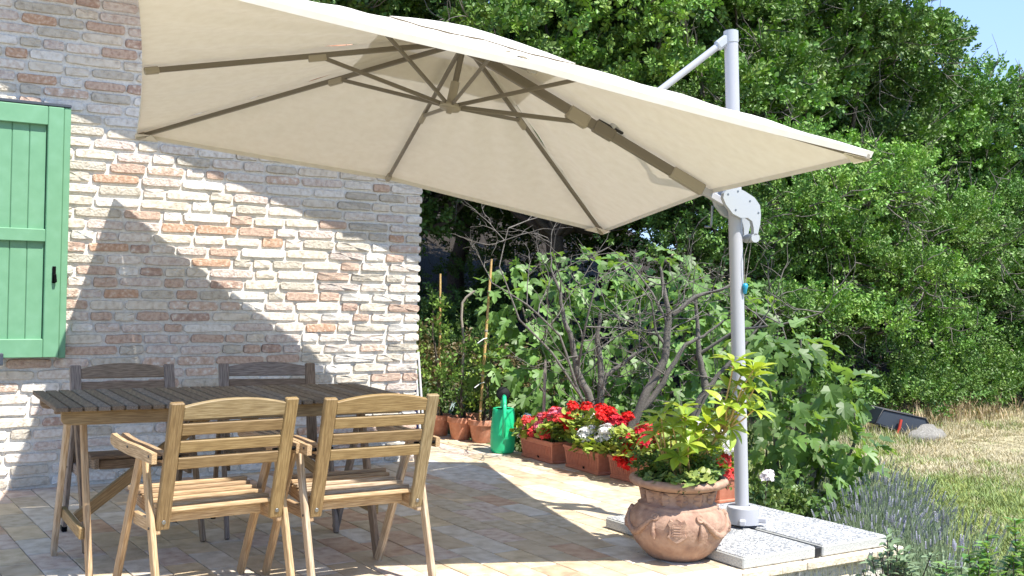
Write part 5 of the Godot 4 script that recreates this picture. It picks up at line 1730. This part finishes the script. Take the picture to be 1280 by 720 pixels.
func lavenders() -> void:
	var stalk := MB.new()
	stalk.col = Color(0.26, 0.33, 0.2)
	stalk.tube([Vector3(), Vector3(0, 0.25, 0.01), Vector3(0, 0.5, 0.045)], [0.0022, 0.0018, 0.0014], 3, false)
	for k in 5:
		var a := k * 2.4
		stalk.col = Color(0.3, 0.4, 0.24) * rr(0.8, 1.1)
		stalk.leaf(look(Vector3(cos(a) * 0.4, 1, sin(a) * 0.4), Vector3.RIGHT, Vector3(0, 0.03 + 0.05 * k, 0)), 0.1, [0.012, 0.03, 0.032, 0.0], 0.1, 0.05)
	var spike := MB.new()
	for k in 7:
		for j in 4:
			var a := j * TAU / 4 + k * 0.8
			var q := rr(0.7, 1.3)
			spike.col = Color(0.33, 0.32, 0.41) * q if k < 5 else Color(0.42, 0.4, 0.51) * q
			spike.leaf(look(Vector3(cos(a), 0.9, sin(a)), Vector3.UP, Vector3(0, k * 0.0085, 0)), 0.011 * (1.15 - k * 0.08), [0.2, 0.42, 0.3, 0.0], 0.4, 0.0)
	var sm := stalk.mesh()
	var km := spike.mesh()
	var plants := [["lavender bush in flower against the outer slab corner", Vector3(5.62, -0.42, 2.75), 0.36, 520], ["lavender bush in flower in the middle of the lavender row", Vector3(6.2, -0.42, 2.35), 0.4, 560], ["lavender bush farthest from the terrace, at the edge of the dry grass", Vector3(6.7, -0.42, 1.75), 0.4, 480], ["lavender bush beside the hanging fig shoots", Vector3(6.0, -0.42, 1.75), 0.36, 420], ["lavender bush nearest the bottom edge, behind the sage", Vector3(5.45, -0.42, 3.35), 0.34, 420]]
	for p in plants:
		var t := thing("lavender", p[0], "lavender", p[1], 0.0, "lavender bushes beside the terrace")
		var sb := PackedFloat32Array()
		var kb := PackedFloat32Array()
		for k in int(p[3]):
			var a := rr(0, TAU)
			var r := sqrt(rng.randf())
			var o: Vector3 = Vector3(cos(a), 0, sin(a)) * r * p[2] * 0.6
			var up := (Vector3(cos(a), 0, sin(a)) * r * 0.55 + Vector3(0.12, 1.0, 0) + rdir() * 0.12).normalized()
			var s := rr(0.75, 1.1) * (1.0 - 0.2 * r)
			var xf := look_y(up, o)
			xf.basis = xf.basis.rotated(up, rr(0, TAU)).scaled_local(Vector3(s, s, s))
			var kk := rr(0.75, 1.25)
			push(sb, xf, Color(kk, kk, kk))
			if rng.randf() < 0.4:
				push(kb, xf.translated_local(Vector3(0, 0.5, 0.045)), Color(kk, kk, kk))
		many(t, "stalks", sm, M.leaf, sb, "stuff")
		many(t, "flower_spikes", km, M.leaf, kb, "stuff")

func grass() -> void:
	rng.seed = 97
	var tufts: Array = []
	for v in 2:
		var mb := MB.new()
		for k in 11:
			var a := k * 2.4 + rr(-0.4, 0.4)
			var h := rr(0.5, 1.0)
			var lean := rr(0.15, 0.75)
			var o := Vector3(cos(a), 0, sin(a)) * rr(0.0, 0.25)
			var d := Vector3(cos(a), 0, sin(a))
			var w := Vector3(-d.z, 0, d.x) * 0.022
			var q := rr(0.75, 1.25)
			mb.col = Color(q, q, q)
			var m := o + d * lean * 0.3 * h + Vector3(0, h * 0.6, 0)
			var e := o + d * lean * h + Vector3(0, h, 0)
			mb.tri(o - w, o + w, m)
			mb.tri(m - w * 0.8, m + w * 0.8, e)
			mb.tri(o + w, m + w * 0.8, m - w * 0.8)
		tufts.append(mb.mesh())
	var dry: Array = [PackedFloat32Array(), PackedFloat32Array()]
	var fresh: Array = [PackedFloat32Array(), PackedFloat32Array()]
	var n := FastNoiseLite.new()
	n.seed = 4
	n.frequency = 0.35
	for k in 60000:
		var x := rr(4.4, 19.0)
		var z := rr(-5.0, 5.2)
		if x < 5.0 and z < 3.5:
			continue
		var p := Vector3(x, ground_y(x, z), z)
		var away := (p - cam_at).length()
		if rng.randf() > clampf(9.0 / away, 0.35, 1.0) or shown(p + Vector3(0, 0.1, 0)) == 0.0:
			continue
		var w := n.get_noise_2d(x, z) + 0.75 * smoothstep(11.0, 6.5, x - z * 0.6) - 0.05
		var h := rr(0.05, 0.12) + 0.14 * smoothstep(-0.3, -1.6, z) * smoothstep(13.5, 10.5, x) * rng.randf()
		var path := smoothstep(0.9, 0.2, absf(z + 0.6 + (x - 13.0) * 0.12)) * smoothstep(10.5, 12.0, x)
		h *= 1.0 - 0.75 * path
		var xf := Transform3D(Basis(Vector3.UP, rr(0, TAU)).scaled(Vector3(0.16, h, 0.16)), p)
		if rng.randf() < clampf(w * 1.8 + 0.22, 0.04, 0.95):
			push(fresh[k % 2], xf, green(Color(0.2, 0.3, 0.11), 0.3, 0.6))
		else:
			push(dry[k % 2], xf, green(Color(0.52, 0.47, 0.32), 0.28, 0.1))
	var d := Node3D.new()
	for e in [["dry_grass", dry, "straw coloured dry grass of the meadow under the trees"], ["green_grass", fresh, "patches of fresh green grass among the dry meadow"]]:
		var o := Node3D.new()
		o.name = e[0]
		add_child(o, true)
		tag(o, e[2], "grass", "", "stuff")
		for k in 2:
			many(o, "blades", tufts[k], M.grass, e[1][k], "stuff")
	# a few wild blades along the terrace edge
	var wb := PackedFloat32Array()
	for k in 70:
		var x := rr(3.75, 4.6)
		push(wb, Transform3D(Basis(Vector3.UP, rr(0, TAU)).scaled(Vector3(0.14, rr(0.2, 0.5), 0.14)), Vector3(x, -0.4, 3.5 + rr(0.0, 0.12))), green(Color(0.2, 0.26, 0.1), 0.3, 0.6))
	var o2 := many(self, "edge_grass", tufts[0], M.grass, wb, "stuff")
	tag(o2, "thin green grass blades growing up along the terrace edge", "grass")
	# tall straw in front of the shaded hollow
	var ts := PackedFloat32Array()
	for k in 90:
		var x := rr(11.9, 14.6)
		var z := -1.9 - (x - 11.6) * 0.1 + rr(-0.6, 0.4)
		push(ts, Transform3D(Basis(Vector3.UP, rr(0, TAU)).scaled(Vector3(0.3, rr(0.15, 0.42), 0.3)), Vector3(x, ground_y(x, z), z)), green(Color(0.42, 0.33, 0.2), 0.35, 0.1))
	var o3 := many(self, "tall_straw", tufts[1], M.grass, ts, "stuff")
	tag(o3, "tall brown straw standing in front of the shade under the trees", "grass")

func meadow_things() -> void:
	rng.seed = 99
	# an old barrow tipped over under the low tree
	var t := thing("tipped_barrow", "dark blue grey tipped barrow tray with a red leg under the low tree", "wheelbarrow", Vector3(11.5, ground_y(11.5, -1.65) - 0.02, -1.65), -0.5)
	t.scale = Vector3.ONE * 0.72
	var tray := PackedVector2Array([Vector2(-0.5, 0.26), Vector2(-0.36, 0.5), Vector2(0.36, 0.36), Vector2(0.5, 0.12), Vector2(0.3, 0.04), Vector2(-0.3, 0.2)])
	var mb := MB.new()
	tray.reverse()
	mb.prism(Transform3D(), tray, 0.5, 0.02)
	part(t, "tray", mb.mesh(), M.slate)
	tipped_rim(t, tray)
	part(t, "leg", tube_mesh([Vector3(-0.08, 0.34, 0.3), Vector3(-0.12, 0.2, 0.33), Vector3(-0.2, 0.02, 0.36), Vector3(-0.3, 0.0, 0.36)], [0.026], 8), M.red)
	part(t, "leg", tube_mesh([Vector3(-0.1, 0.34, -0.26), Vector3(-0.22, 0.02, -0.3)], [0.024], 8), M.red)
	var s := MB.new()
	s.lathe(Transform3D(Basis(Vector3.UP, 0.5).scaled(Vector3(1.0, 1.0, 0.6)), Vector3()), [Vector2(0.0, -0.05), Vector2(0.3, -0.04), Vector2(0.37, 0.04), Vector2(0.3, 0.1), Vector2(0.21, 0.11), Vector2(0.12, 0.17), Vector2(0.0, 0.16)], 9, 0.22)
	var st := part(self, "meadow_stone", s.mesh(), M.stone, Transform3D(Basis(Vector3.UP, 0.3), Vector3(11.45, ground_y(11.45, -1.2) + 0.02, -1.2)))
	tag(st, "pale grey stone lying in the dry grass beside the barrow", "stone")

func tipped_rim(t: Node3D, outline: PackedVector2Array) -> void:
	for z in [0.25, -0.25]:
		var pts: Array = []
		for p in outline: pts.append(Vector3(p.x * 1.01, p.y, z))
		pts.append(pts[0])
		part(t, "rim", tube_mesh(pts, [0.014], 6), M.darksteel)
